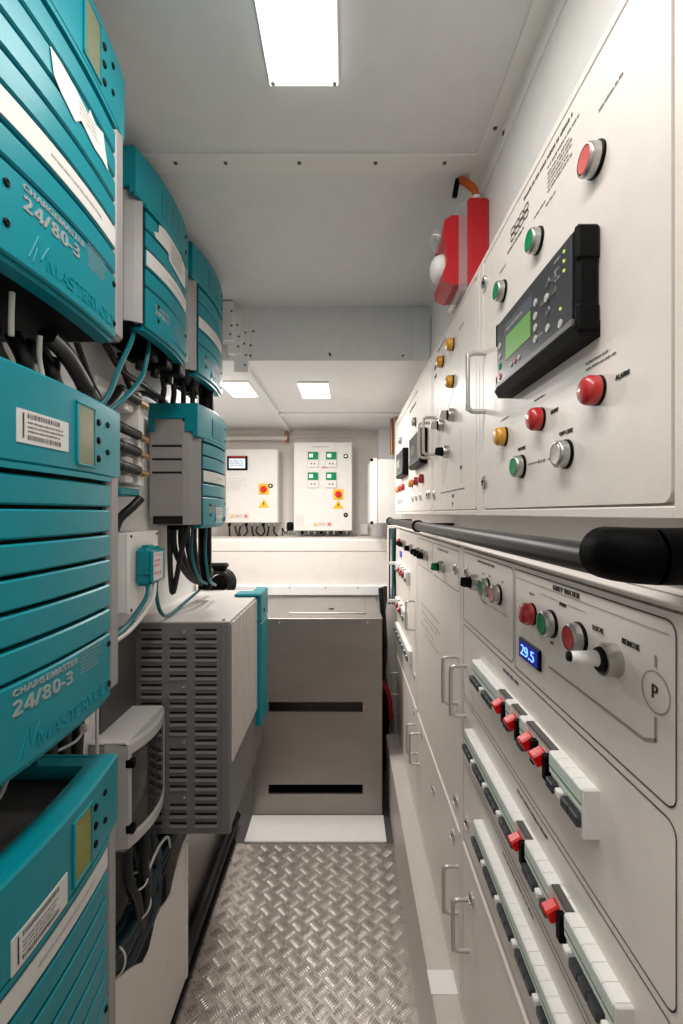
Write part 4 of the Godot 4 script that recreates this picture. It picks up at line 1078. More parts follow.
func back_room() -> void:
	control_box("control_box", "light grey control box with small touch screen on the back wall", -0.80, -0.43, -0.062, 0.40, 0)
	control_box("control_box", "tall light grey control box with four green meters on the back wall", -0.333, 0.034, -0.112, 0.443, 1)
	for i in 9:
		var x := -0.755 + i * 0.0362
		cable("cable", "thin dark cable under the touch-screen control box", [P(x, -0.083, 2.89), P(x + 0.01 * sin(i * 2.3), -0.12, 2.89), P(x + 0.02 * sin(i * 1.7), -0.148, 2.90)], 0.006, M.rubber, "cables under the touch-screen box", 3)
	for i in 8:
		var x := -0.288 + i * 0.041
		cable("cable", "thin grey cable under the four-meter control box", [P(x, -0.133, 2.89), P(x + 0.012 * sin(i * 2.1), -0.142, 2.89), P(x + 0.02 * sin(i * 1.3), -0.15, 2.90)], 0.006, M.grey, "cables under the four-meter box", 3)
	# outlet with a plug between the boxes, outlet box beside the taller box
	var t := thing("wall_socket", "small socket with black plug on the back wall between the control boxes", "socket", Transform3D(Basis(), P(-0.415, -0.135, 2.998)))
	mk("plate", MB.new().bx(Vector3(0, 0, 0), Vector3(0.075, 0.08, 0.02), 0.004), M.white, t)
	mk("plug", MB.new().bx(Vector3(0.02, 0.02, 0.02), Vector3(0.062, 0.075, 0.06), 0.008), M.black, t)
	cable("cable", "thin black plug cord looping on the back wall", [P(-0.374, -0.10, 2.93), P(-0.40, -0.13, 2.92), P(-0.425, -0.10, 2.95), P(-0.42, -0.148, 2.94)], 0.004, M.black)
	t = thing("wall_socket", "plain white socket box on the back wall beside the four-meter box", "socket", Transform3D(Basis(), P(0.085, -0.145, 2.998)))
	mk("plate", MB.new().bx(Vector3(0, 0, 0), Vector3(0.055, 0.072, 0.04), 0.005), M.white, t)
	mk("flap", MB.new().bx(Vector3(0.007, 0.007, 0.038), Vector3(0.048, 0.065, 0.046), 0.003), M.white, t)
	# box on the return of the switchboard wall
	t = thing("wall_cabinet", "narrow white cabinet hung near the back corner above the handrail end", "cabinet", Transform3D(Basis(), P(0.128, -0.06, 2.8)))
	mk("lid", MB.new().bx(Vector3(0, 0, 0), Vector3(0.035, 0.352, 0.40), 0.004), M.white, t)
	mk("body", MB.new().bx(Vector3(0.0355, 0.004, 0.004), Vector3(0.17, 0.348, 0.396), 0.004), M.boxgrey, t)
	for y in [0.0, 0.335]:
		mk("latch", MB.new().bx(Vector3(-0.003, y, 0.38), Vector3(0.012, y + 0.016, 0.404), 0.003), M.black, t)
	# pipes
	for p in [[0.262, 2.62], [0.285, 2.58]]:
		var o := P(p[0], 0.34, p[1])
		var pi := part(numbered("copper_pipe"), MB.new().rod(Vector3.ZERO, Vector3(0, 0.21, 0), 0.011, 14).mesh(), M.copper, self, Transform3D(Basis(), o))
		tag(pi, "short vertical copper pipe under the low ceiling near the back corner", "pipe", "copper pipes in the back corner")
	t = thing("ceiling_pipe", "slim copper-ended pipe along the top of the back wall", "pipe", Transform3D(Basis(), P(-0.9, 0.49, 2.95)))
	mk("run", MB.new().rod(Vector3(0.0, 0.0, 0), Vector3(0.51, 0.0, 0), 0.016, 14), M.backwall, t)
	mk("copper_end", MB.new().rod(Vector3(0.505, -0.03, 0.0), Vector3(0.505, 0.058, 0.0), 0.012, 14), M.copper, t)

	# sheet-metal enclosure standing across the end of the aisle
	t = thing("machine_enclosure", "brushed steel enclosure with two black slots at the end of the aisle", "enclosure", Transform3D(Basis(), P(-0.132, -1.35, 2.25)))
	var o := P(-0.132, -1.35, 2.25)
	var f := MB.new()
	var xa := -0.42; var xb := 0.156; var sa := -0.349; var sb := 0.070
	for b in [[-0.84, -0.472], [-1.207, -0.885], [-1.348, -1.249]]:
		f.bx(P(xa, b[0], 2.012) - o, P(xb, b[1], 2.0) - o)
	for b in [[-0.885, -0.84], [-1.249, -1.207]]:
		f.bx(P(xa, b[0], 2.012) - o, P(sa, b[1], 2.0) - o); f.bx(P(sb, b[0], 2.012) - o, P(xb, b[1], 2.0) - o)
	mk("front_panel", f, M.steel, t)
	mk("side_panels", MB.new().bx(P(xa, -1.35, 2.5) - o, P(xa + 0.01, -0.472, 2.012) - o).bx(P(xb - 0.01, -1.35, 2.5) - o, P(xb, -0.472, 2.012) - o), M.steel, t)
	mk("back_panel", MB.new().bx(P(xa + 0.010, -1.35, 2.50) - o, P(xb - 0.010, -0.474, 2.49) - o), M.steel, t)
	mk("top_panel", MB.new().bx(P(xa - 0.002, -0.474, 2.505) - o, P(xb + 0.002, -0.468, 1.998) - o, 0.002), M.steel, t)
	var lid := mk("hatch", MB.new().bx(P(-0.27, -0.468, 2.46) - o, P(0.09, -0.463, 2.09) - o, 0.002), M.steel, t)
	mk("hatch_latch", MB.new().lathe(P(-0.075, -0.463, 2.17) - o, Vector3(0, 1, 0), [Vector2(0.014, 0), Vector2(0.012, 0.003), Vector2(0, 0.003)], 14), M.black, lid)
	for x in [-0.30, 0.09]:
		mk("screw", MB.new().lathe(P(x, -0.487, 2.0) - o, Vector3(0, 0, 1), [Vector2(0.006, 0), Vector2(0.005, 0.002), Vector2(0, 0.003)], 10), M.chrome, t)
	cable("cable", "red cable curving behind the steel enclosure beside the lower cabinets", [P(0.165, -0.86, 2.30), P(0.19, -0.88, 2.30), P(0.215, -0.94, 2.30), P(0.225, -1.05, 2.30)], 0.012, M.red)
	var bn := thing("cable_bundle", "bundle of thick black cables between the steel enclosure and the lower cabinets", "cable bundle", Transform3D(Basis(), P(0.19, -1.35, 2.4)))
	for i in 4:
		strand(bn, [P(0.18 + 0.012 * i, -0.40, 2.40 + 0.02 * i), P(0.20 - 0.006 * i, -0.70, 2.38 + 0.02 * i), P(0.175 + 0.012 * i, -1.0, 2.36 + 0.02 * i), P(0.18 + 0.01 * i, -1.35, 2.36 + 0.02 * i)], 0.014, M.rubber, 4)
	t = thing("threshold_plate", "white flat plate on the floor in front of the steel enclosure", "plate", Transform3D(Basis(), P(-0.13, -1.35, 1.92)))
	mk("plate", MB.new().bx(Vector3(-0.29, 0.0, -0.078), Vector3(0.292, 0.010, 0.082), 0.002), M.whitebright, t)

# ------------------------------------------------------------------ ceiling lamps
func ceiling_lamp(label: String, x0: float, x1: float, zf: float, zn: float, y: float, energy: float) -> void:
	var t := thing("ceiling_lamp", label, "lamp", Transform3D(Basis(), P((x0 + x1) * 0.5, y, (zf + zn) * 0.5)), "ceiling lamps")
	var W := x1 - x0; var L := zf - zn
	mk("housing", MB.new().bx(Vector3(-W * 0.5, -0.008, -L * 0.5), Vector3(W * 0.5, 0.0, L * 0.5), 0.002), M.white, t)
	mk("diffuser", MB.new().bx(Vector3(-W * 0.5 + 0.002, -0.014, -L * 0.5 + 0.002), Vector3(W * 0.5 - 0.002, -0.008, L * 0.5 - 0.002), 0.002), M.lamp, t)
	for sx in [-1, 1]:
		for sz in [-1, 1]:
			mk("screw", MB.new().lathe(Vector3(sx * (W * 0.5 - 0.008), -0.014, sz * (L * 0.5 - 0.008)), Vector3(0, -1, 0), [Vector2(0.004, 0), Vector2(0.003, 0.002), Vector2(0, 0.002)], 10), M.silver, t)
	var a := AreaLight3D.new()
	a.name = "lamp_light"
	a.area_size = Vector2(W - 0.01, L - 0.01)
	a.light_energy = energy
	a.light_color = LAMP
	a.area_range = 12.0
	a.area_attenuation = 2.0
	a.shadow_enabled = true
	a.rotation_degrees = Vector3(-90, 0, 0)
	a.position = Vector3(0, -0.017, 0)
	t.add_child(a)

# ------------------------------------------------------------------ cabling on the charger wall
func tie(parent: Node, at: Vector3, r: float, ax: Vector3) -> void:
	var pts := []
	var x := ax.normalized().cross(Vector3.UP if abs(ax.normalized().y) < 0.9 else Vector3.RIGHT).normalized()
	var y := ax.normalized().cross(x)
	for i in 13: pts.append(at + (x * cos(TAU * i / 12.0) + y * sin(TAU * i / 12.0)) * r)
	mk("cable_tie", MB.new().tube(pts, 0.0022, 6, 2).box(at + x * (r + 0.003), Vector3(0.009, 0.008, 0.008), 0.002), M.whitecable, parent)

func fuse_block() -> void:
	var t := thing("fuse_block", "beige ribbed fuse block with four cable lugs on the wall beside the middle charger", "fuse block", Transform3D(LB, P(XL, 0.045, 0.955)))
	mk("base", MB.new().bx(Vector3(0, 0.0, 0), Vector3(0.165, 0.25, 0.018), 0.003), M.boxgrey, t)
	for i in 5:
		mk("fin", MB.new().bx(Vector3(0.105 + i * 0.012, 0.02, 0.018), Vector3(0.1095 + i * 0.012, 0.24, 0.060 - 0.003 * i), 0.001), M.white, t)
	mk("foot", MB.new().bx(Vector3(0.04, -0.006, 0.0), Vector3(0.13, 0.012, 0.05), 0.003), M.teal, t)
	for i in 4:
		var y: float = [0.218, 0.137, 0.097, 0.054][i]
		var l := mk("lug", MB.new().rod(Vector3(0.09, y, 0.06), Vector3(0.14, y - 0.004, 0.062), 0.007, 10).box(Vector3(0.135, y - 0.004, 0.062), Vector3(0.03, 0.016, 0.004), 0.001), M.brass, t)
		mk("boot", MB.new().rod(Vector3(0.02, y + 0.006, 0.056), Vector3(0.10, y, 0.061), 0.0115, 14, 0.003), M.rubber, l)
		mk("holder", MB.new().bx(Vector3(0.06, y - 0.03, 0.016), Vector3(0.10, y - 0.012, 0.05), 0.003), M.white, t)

func cables() -> void:
	# between the top and the middle charger
	var bn := thing("cable_bundle", "bundle of thick black cables between the top and middle large chargers", "cable bundle", Transform3D(Basis(), P(-0.46, 0.20, 0.55)))
	for i in 11:
		var z := 0.40 + i * 0.028
		strand(bn, [P(-0.455 + 0.012 * (i % 3), 0.236, z), P(-0.45 + 0.02 * (i % 2), 0.20, z + 0.006), P(-0.48 + 0.03 * (i % 3), 0.162, z + 0.03)], 0.011, M.rubber, 4)
	cable("cable", "thick black cable sweeping from under the top charger to the fuse block", [P(-0.40, 0.238, 0.60), P(-0.41, 0.23, 0.66), P(-0.43, 0.195, 0.76), P(-0.465, 0.20, 0.86), P(-0.495, 0.262, 0.975)], 0.0125, M.rubber)
	for i in 3:
		cable("cable", "thick black cable running behind the middle charger to a lower fuse lug", [P(-0.53, 0.02 + 0.05 * i, 0.70), P(-0.52, 0.08 + 0.045 * i, 0.80), P(-0.505, 0.115 + 0.037 * i, 0.90), P(-0.494, 0.105 + 0.042 * i, 0.975)], 0.0115, M.rubber, "lower fuse block cables", 4)
	for i in 3:
		cable("cable", "thin black cable crossing the bare wall above the fuse block", [P(-0.52 + 0.01 * i, 0.36, 0.70 + 0.05 * i), P(-0.50, 0.28, 0.74 + 0.06 * i), P(-0.52, 0.20, 0.84 + 0.07 * i), P(-0.535, 0.13, 0.90 + 0.07 * i)], 0.006, M.rubber, "thin black cables above the fuse block", 4)
	for i in 2:
		cable("cable", "slack black cable lying across the wall below the smaller top charger", [P(-0.50, 0.35, 0.93 + 0.06 * i), P(-0.49 - 0.02 * i, 0.31, 0.98 + 0.06 * i), P(-0.49 - 0.02 * i, 0.308 - 0.02 * i, 1.08), P(-0.50 - 0.02 * i, 0.31, 1.17), P(-0.515 - 0.018 * i, 0.315, 1.30)], 0.007, M.rubber, "slack cables below the smaller chargers", 4)
	cable("cable", "bright teal cable curving from the smaller top charger behind the middle charger", [P(-0.43, 0.372, 0.90), P(-0.425, 0.345, 0.89), P(-0.415, 0.265, 0.82), P(-0.402, 0.185, 0.745), P(-0.44, 0.12, 0.70)], 0.0045, M.tealcable)
	cable("cable", "second bright teal cable with a deeper bend near the fuse block", [P(-0.425, 0.372, 0.965), P(-0.425, 0.34, 0.96), P(-0.425, 0.28, 0.93), P(-0.41, 0.205, 0.82), P(-0.45, 0.13, 0.76)], 0.0045, M.tealcable)
	cable("cable", "short white wire end hanging at the front edge under the top charger", [P(-0.372, 0.245, 0.50), P(-0.373, 0.22, 0.50), P(-0.374, 0.197, 0.501)], 0.003, M.whitecable)
	cable("cable", "short slanting white wire end just above the middle charger top", [P(-0.372, 0.215, 0.545), P(-0.376, 0.19, 0.55), P(-0.376, 0.165, 0.557)], 0.003, M.whitecable)

	# between the smaller chargers
	for i in 5:
		var z := 1.22 + i * 0.035
		cable("cable", "short black cable between the two smaller stacked chargers", [P(-0.505 + 0.016 * i, 0.385, z), P(-0.50 + 0.014 * i, 0.34, z + 0.01), P(-0.515 + 0.018 * i, 0.29, z + 0.02)], 0.008, M.rubber, "short cables between the smaller chargers", 4)
	var t := thing("cable_sleeve", "fat black cable sleeve between the two smaller stacked chargers", "sleeve", Transform3D(Basis(), P(-0.425, 0.296, 1.37)))
	mk("sleeve", MB.new().rod(Vector3.ZERO, Vector3(0, 0.085, 0), 0.019, 16, 0.002), M.black, t)
	for i in 3:
		var u := thing("connector_block", "black connector block under the smaller top charger", "connector", Transform3D(Basis(), P(-0.47 + 0.01 * i, 0.338, 1.0 + 0.055 * i)), "connector blocks under the smaller top charger")
		mk("block", MB.new().bx(Vector3(-0.02, 0.0, -0.02), Vector3(0.045, 0.034, 0.02), 0.004), M.black, u)
		mk("terminal", MB.new().rod(Vector3(0.01, -0.02, 0), Vector3(0.01, 0.002, 0), 0.010, 10, 0.002), M.rubber, u)

	# under the lower small charger
	cable("cable", "long black cable looping down under the lower small charger", [P(-0.512, -0.03, 1.30), P(-0.511, -0.15, 1.30), P(-0.505, -0.228, 1.30), P(-0.495, -0.20, 1.30), P(-0.478, -0.11, 1.30), P(-0.46, -0.03, 1.30)], 0.008, M.rubber)
	bn = thing("cable_bundle", "bundle of black cables curving from the lower small charger towards the inverter", "cable bundle", Transform3D(Basis(), P(-0.49, -0.12, 1.35)))
	for i in 4:
		strand(bn, [P(-0.50 + 0.013 * i, -0.03, 1.30 + 0.02 * i), P(-0.50 + 0.012 * i, -0.11, 1.31 + 0.02 * i), P(-0.48 + 0.006 * i, -0.19 - 0.01 * i, 1.36 + 0.02 * i), P(-0.47, -0.225, 1.46 + 0.02 * i), P(-0.47, -0.20, 1.56)], 0.0085, M.rubber, 4)
	t = thing("cable_sleeve", "tall black cable sleeve under the lower small charger", "sleeve", Transform3D(Basis(), P(-0.458, -0.245, 1.45)))
	mk("sleeve", MB.new().rod(Vector3.ZERO, Vector3(0, 0.225, 0), 0.021, 16, 0.002), M.black, t)
	for i in 2:
		cable("cable", "teal cable dropping from the lower small charger onto the inverter", [P(-0.452 + 0.03 * i, -0.03, 1.32 + 0.03 * i), P(-0.455 + 0.03 * i, -0.12, 1.32 + 0.03 * i), P(-0.45 + 0.03 * i, -0.20, 1.37), P(-0.445 + 0.015 * i, -0.235, 1.47)], 0.0045, M.tealcable, "teal cables above the inverter", 5)
	cable("cable", "teal cable lying over the inverter top from the small interface module", [P(-0.466, -0.168, 1.10), P(-0.465, -0.205, 1.10), P(-0.468, -0.248, 1.13), P(-0.475, -0.272, 1.20), P(-0.486, -0.268, 1.35), P(-0.478, -0.244, 1.50)], 0.0048, M.tealcable)
	cable("cable", "teal cable running down from the interface module behind the large chargers", [P(-0.47, -0.168, 1.065), P(-0.458, -0.19, 1.03), P(-0.46, -0.215, 0.99), P(-0.462, -0.238, 0.94), P(-0.455, -0.245, 0.86)], 0.0055, M.tealcable)
	cable("cable", "white cable running beside the teal one below the interface module", [P(-0.462, -0.168, 1.08), P(-0.455, -0.205, 1.05), P(-0.46, -0.235, 1.0), P(-0.462, -0.252, 0.94), P(-0.45, -0.248, 0.85)], 0.0055, M.whitecable)
	cable("cable", "black sleeved cable angling down the wall under the fuse block", [P(-0.488, 0.035, 1.065), P(-0.50, 0.015, 1.05), P(-0.522, -0.012, 1.035), P(-0.532, -0.04, 1.03)], 0.011, M.rubber)
	t = thing("cable_coil", "coil of black cable on a bracket behind the inverter", "coil", Transform3D(Basis(), P(-0.475, -0.262, 1.70)))
	for k in 4:
		var pts := []
		for i in 25: pts.append(Vector3(cos(TAU * i / 24.0) * (0.050 - 0.006 * (k % 2)), sin(TAU * i / 24.0) * (0.050 - 0.006 * (k % 2)), 0.012 * k))
		mk("loop", MB.new().tube(pts, 0.0085, 8, 2), M.rubber, t)
	mk("bracket", MB.new().bx(Vector3(-0.07, 0.055, 0.0), Vector3(0.03, 0.075, 0.05), 0.006), M.black, t)
	mk("hub", MB.new().rod(Vector3(0, 0, -0.005), Vector3(0, 0, 0.03), 0.032, 18), M.black, t)

	# between the middle and the bottom charger
	bn = thing("cable_bundle", "bundle of black cables between the middle and bottom large chargers, with strands added to darken the gap", "cable bundle", Transform3D(Basis(), P(-0.46, -0.32, 0.5)))
	for i in 6:
		strand(bn, [P(-0.47 + 0.02 * (i % 3), -0.275, 0.38 + i * 0.05), P(-0.46 + 0.03 * (i % 2), -0.31, 0.39 + i * 0.05), P(-0.48, -0.345, 0.42 + i * 0.05)], 0.011, M.rubber, 4)
	for i in 9:  # black strands added to darken the gap beside the chargers
		strand(bn, [P(-0.525 + 0.01 * (i % 3), -0.20, 0.69 + 0.022 * i), P(-0.515 + 0.012 * (i % 2), -0.40, 0.70 + 0.02 * i), P(-0.525, -0.62, 0.70 + 0.02 * i)], 0.0125, M.rubber, 4)
	for i in 3:
		cable("cable", "thin grey wire trailing from the middle charger onto the bottom one", [P(-0.40 - 0.01 * i, -0.272, 0.44 + 0.03 * i), P(-0.385, -0.30, 0.45 + 0.03 * i), P(-0.40, -0.345, 0.42 + 0.02 * i), P(-0.43, -0.350, 0.37)], 0.003, M.grey, "grey wires between the lower chargers", 4)
	for i in 2:
		cable("cable", "dark blue-green cable by the cable tie under the middle charger", [P(-0.42 - 0.015 * i, -0.272, 0.60 + 0.02 * i), P(-0.42 - 0.015 * i, -0.30, 0.605 + 0.02 * i), P(-0.43 - 0.015 * i, -0.346, 0.62 + 0.02 * i)], 0.0045, M.tealcable, "blue-green cables under the middle charger", 4)
	var tp := thing("tie_head", "white cable tie head under the middle charger", "cable tie", Transform3D(Basis(), P(-0.385, -0.316, 0.66)))
	mk("head", MB.new().lathe(Vector3.ZERO, Vector3(1, 0, 0), [Vector2(0.006, -0.004), Vector2(0.0065, 0.0), Vector2(0.004, 0.005), Vector2(0, 0.006)], 12), M.whitecable, tp)
	mk("tail", MB.new().tube([Vector3(0, 0, 0), Vector3(0.0, -0.008, 0.02), Vector3(-0.01, -0.009, 0.045)], 0.002, 6, 4), M.whitecable, tp)
	cable("conduit", "thin white conduit standing beside the large chargers below the junction box", [P(-0.50, -0.25, 0.90), P(-0.50, -0.50, 0.90), P(-0.50, -0.72, 0.90)], 0.0035, M.whitecable)

	# slack harness in the cut-out of the low panel
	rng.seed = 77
	var hn := thing("cable_harness", "tied harness of dark teal cables, thickened to fill shadowed gaps, hanging behind the low cream wall panel", "cable harness", Transform3D(Basis(), P(-0.49, -0.95, 1.0)))
	for i in 46:  # dense strands also fill what is black shadow in the cut-out
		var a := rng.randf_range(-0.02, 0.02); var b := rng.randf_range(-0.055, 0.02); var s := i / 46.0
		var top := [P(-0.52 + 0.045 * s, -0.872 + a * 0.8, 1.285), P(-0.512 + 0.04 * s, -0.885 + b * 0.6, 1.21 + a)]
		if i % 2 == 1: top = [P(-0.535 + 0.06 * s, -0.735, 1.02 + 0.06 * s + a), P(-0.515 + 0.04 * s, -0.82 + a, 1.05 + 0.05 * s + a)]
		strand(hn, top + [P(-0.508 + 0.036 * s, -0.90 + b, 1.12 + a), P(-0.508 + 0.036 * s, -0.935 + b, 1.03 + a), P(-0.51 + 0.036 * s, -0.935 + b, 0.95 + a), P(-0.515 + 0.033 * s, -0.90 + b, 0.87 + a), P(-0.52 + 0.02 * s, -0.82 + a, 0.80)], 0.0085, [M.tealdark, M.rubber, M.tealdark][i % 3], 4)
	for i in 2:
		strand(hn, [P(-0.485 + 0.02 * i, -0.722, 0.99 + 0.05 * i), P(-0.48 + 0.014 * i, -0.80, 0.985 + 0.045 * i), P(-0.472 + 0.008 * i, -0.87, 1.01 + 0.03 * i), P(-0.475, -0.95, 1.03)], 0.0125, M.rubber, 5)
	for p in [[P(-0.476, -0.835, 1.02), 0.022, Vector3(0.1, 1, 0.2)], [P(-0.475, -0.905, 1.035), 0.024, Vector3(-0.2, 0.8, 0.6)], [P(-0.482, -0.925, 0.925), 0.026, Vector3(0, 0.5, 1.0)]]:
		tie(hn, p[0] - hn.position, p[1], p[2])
	cable("cable", "thin white wire arching over the slack harness", [P(-0.466, -0.845, 1.04), P(-0.463, -0.822, 1.10), P(-0.463, -0.835, 1.16), P(-0.466, -0.88, 1.185)], 0.0032, M.whitecable)

# ------------------------------------------------------------------ low panels on the charger side
func low_panels() -> void:
	var t := thing("low_wall_panel", "low cream panel with wavy cut-out beside the tread plate floor", "panel", Transform3D(Basis(), P(-0.46, -1.35, 0.9)))
	var poly := PackedVector2Array()
	for p in [[1.295, 0.0], [1.295, 0.425], [1.27, 0.425], [1.235, 0.402], [1.205, 0.375], [1.183, 0.352], [1.16, 0.355], [1.12, 0.368], [1.09, 0.366], [1.07, 0.345], [1.05, 0.328], [1.02, 0.332], [0.98, 0.365], [0.94, 0.392], [0.90, 0.415], [0.84, 0.44], [0.70, 0.46], [0.40, 0.46], [0.40, 0.0]]:
		poly.append(Vector2(0.9 - p[0], p[1]))
	mk("panel", MB.new().prism(poly, Vector3.ZERO, -0.004, 0.0, Basis(Vector3(0, 0, 1), Vector3(0, 1, 0), Vector3(1, 0, 0))), M.backwall, t)
	mk("edge_flange", MB.new().bx(Vector3(-0.06, 0, -0.396), Vector3(0.002, 0.43, -0.394)).bx(Vector3(-0.004, 0.0, -0.396), Vector3(0.003, 0.43, -0.382), 0.001), M.backwall, t)
	for y in [0.18, 0.30, 0.41]:
		mk("screw", MB.new().lathe(Vector3(0.003, y, -0.389), Vector3(1, 0, 0), [Vector2(0.004, 0), Vector2(0.003, 0.002), Vector2(0, 0.002)], 10), M.silver, t)
	t = thing("dark_gap_plate", "dark grey plate added to fill the dark gap beside the louvred inverter", "plate", Transform3D(Basis(), P(-0.548, -0.56, 1.07)))
	mk("plate", MB.new().bx(Vector3(-0.002, 0, -0.085), Vector3(0.006, 0.285, 0.08), 0.002), M.dkgrey, t)  # plate added to make a dark gap on the bare wall
	t = thing("sheet_panel", "grey sheet-metal panel under the inverter behind the black hose", "panel", Transform3D(Basis(), P(-0.508, -1.35, 1.6)))
	mk("sheet", MB.new().bx(Vector3(-0.02, 0, -0.32), Vector3(0, 0.47, 0.28), 0.002), M.steel, t)
	mk("screw", MB.new().lathe(Vector3(0, 0.36, 0.22), Vector3(1, 0, 0), [Vector2(0.006, 0), Vector2(0.005, 0.003), Vector2(0, 0.003)], 10), M.chrome, t)
	cable("hose", "thick black hose lying along the edge of the tread plate", [P(-0.482, -1.318, 0.6), P(-0.482, -1.318, 1.0), P(-0.482, -1.315, 1.4), P(-0.482, -1.312, 1.75), P(-0.482, -1.31, 1.95)], 0.022, M.rubber)
	t = thing("floor_edging", "thin black rubber edging along the tread plate below the chargers", "edging", Transform3D(Basis(), P(-0.457, -1.35, 1.0)))
	mk("strip", MB.new().bx(Vector3(-0.004, 0, -0.835), Vector3(0.004, 0.022, 2.0), 0.002), M.black, t)

# ------------------------------------------------------------------ room
func room() -> void:
	var f := struct("floor", MB.new().bx(P(-0.96, -1.42, 3.06), P(0.36, -1.352, -1.26)), M.dkgrey, "floor of the technical room with aluminium tread plate")
	mk("tread_plate", MB.new().bx(P(-0.453, -1.352, 1.835), P(0.19, -1.348, -1.2)), M.tread, f)
	# raised bars of the five-bar tread
	var bar := MB.new()
	var L := 0.0160; var w := 0.0025; var h := 0.0017
	var ro := []; var ri := []
	for i in 12:
		var a := TAU * i / 12.0
		var r := Vector3(cos(a) * w, 0, sin(a) * w)
		r.x += (L - w) * sign(cos(a) + 1e-9) * (1.0 if abs(cos(a)) > 0.05 else 0.6)
		ro.append(r); ri.append(Vector3(r.x * 0.88, h, r.z * 0.45))
	for i in 12:
		var j := (i + 1) % 12
		var n0: Vector3 = (Vector3(ro[i].x * 0.15, 0, ro[i].z) * 1.0).normalized() * 0.7 + Vector3(0, 0.7, 0)
		var n1: Vector3 = (Vector3(ro[j].x * 0.15, 0, ro[j].z) * 1.0).normalized() * 0.7 + Vector3(0, 0.7, 0)
		bar.tri(ro[i], ro[j], ri[j], n0, n1, n1); bar.tri(ro[i], ri[j], ri[i], n0, n1, n0)
		bar.tri(ri[i], ri[j], Vector3(0, h, 0), n0.lerp(Vector3.UP, 0.6).normalized(), n1.lerp(Vector3.UP, 0.6).normalized(), Vector3.UP)
	var xf: Array[Transform3D] = []
	var c := 0.0405
	for i in range(-90, 90):
		for j in range(-90, 90):
			var p := Vector2((i + j) * c * 0.7071, (i - j) * c * 0.7071) + Vector2(-0.13, -1.5)
			if p.x < -0.436 or p.x > 0.172 or p.y > -0.15 or p.y < -1.82: continue
			var ang := PI * 0.25 if posmod(i + j, 2) == 0 else -PI * 0.25
			if posmod(i, 2) == 0: ang = PI * 0.25
			else: ang = -PI * 0.25
			if posmod(j, 2) == 1: ang = -ang
			var d := Vector2(cos(ang), sin(ang)); var n := Vector2(-d.y, d.x)
			for k in 5:
				var q := p + n * (k - 2) * 0.0073
				xf.append(Transform3D(Basis(Vector3(0, 1, 0), -ang), Vector3(q.x, EYE - 1.348, q.y)))
	var mm := MultiMesh.new()
	mm.transform_format = MultiMesh.TRANSFORM_3D
	mm.mesh = bar.mesh()
	mm.instance_count = xf.size()
	for i in xf.size(): mm.set_instance_transform(i, xf[i])
	var mi := MultiMeshInstance3D.new()
	mi.name = "tread_bars"; mi.multimesh = mm; mi.material_override = M.tread
	mi.set_meta("kind", "stuff")
	f.add_child(mi)

	var wl := struct("wall_left", MB.new().bx(P(-0.61, -1.36, 1.64), P(XL, 0.80, -1.26)), M.wall, "white wall carrying the teal chargers")
	struct("wall_left_return", MB.new().bx(P(-0.96, -1.36, 1.64), P(-0.60, 0.80, 1.60)), M.wall, "white wall return at the end of the charger wall")
	struct("wall_left_far", MB.new().bx(P(-0.96, -1.36, 3.06), P(-0.90, 0.80, 1.63)), M.wall, "white side wall of the back part of the room")
	struct("wall_right", MB.new().bx(P(0.30, -1.36, 3.06), P(0.36, 0.80, -1.26)), M.wall, "white wall behind the switchboard")
	struct("wall_back", MB.new().bx(P(-0.96, -1.36, 3.06), P(0.36, 0.80, 3.0)), M.backwall, "cream back wall carrying the control boxes")
	struct("wall_front", MB.new().bx(P(-0.66, -1.36, -1.2), P(0.36, 0.80, -1.26)), M.wall, "white end wall of the room opposite the control boxes")
	struct("ceiling", MB.new().bx(P(-0.66, 0.74, 1.66), P(0.36, 0.80, -1.26)), M.ceiling, "white sheet-metal ceiling above the aisle")
	struct("ceiling_low", MB.new().bx(P(-0.96, 0.55, 3.06), P(0.36, 0.60, 1.66)), M.ceiling, "lower white ceiling over the back of the room")
	var bm := struct("trim_1", MB.new().bx(P(-0.96, 0.545, 1.66), P(0.36, 0.80, 1.61), 0.002), M.ceiling, "white dropped beam where the ceiling steps down")
	for p in [[-0.06, 0.565], [-0.062, 0.57], [0.245, 0.565], [0.265, 0.60], [0.27, 0.66], [0.20, 0.563], [-0.345, 0.563], [-0.345, 0.60], [-0.335, 0.65]]:
		mk("screw", MB.new().lathe(P(p[0], p[1], 1.61), Vector3(0, 0, 1), [Vector2(0.0045, 0), Vector2(0.0035, 0.002), Vector2(0, 0.0025)], 10), M.dkgrey, bm)
	mk("corner_plate", MB.new().bx(P(0.235, 0.55, 1.612), P(0.298, 0.735, 1.606), 0.001), M.ceiling, bm)
	# perforated bracket at the other end of the beam
	var bk := mk("corner_bracket", MB.new().bx(P(-0.44, 0.60, 1.61), P(-0.395, 0.735, 1.56), 0.001).bx(P(-0.42, 0.56, 1.61), P(-0.372, 0.70, 1.58), 0.001).bx(P(-0.40, 0.50, 1.62), P(-0.35, 0.66, 1.595), 0.001), M.ceiling, bm)
	for p in [[-0.40, 0.70, 1.56], [-0.40, 0.65, 1.56], [-0.405, 0.62, 1.56], [-0.385, 0.66, 1.58], [-0.38, 0.62, 1.58], [-0.382, 0.585, 1.58], [-0.36, 0.64, 1.595], [-0.365, 0.60, 1.595], [-0.358, 0.56, 1.595], [-0.362, 0.525, 1.595]]:
		mk("screw", MB.new().lathe(P(p[0], p[1], p[2]), Vector3(0, 0, 1), [Vector2(0.004, 0), Vector2(0.003, 0.002), Vector2(0, 0.002)], 8), M.dkgrey, bk)
	# joint strip across the ceiling
	var js := struct("trim_2", MB.new().bx(P(-0.55, 0.735, 0.975), P(0.275, 0.741, 0.925), 0.0015), M.whitebright, "white joint strip across the ceiling")
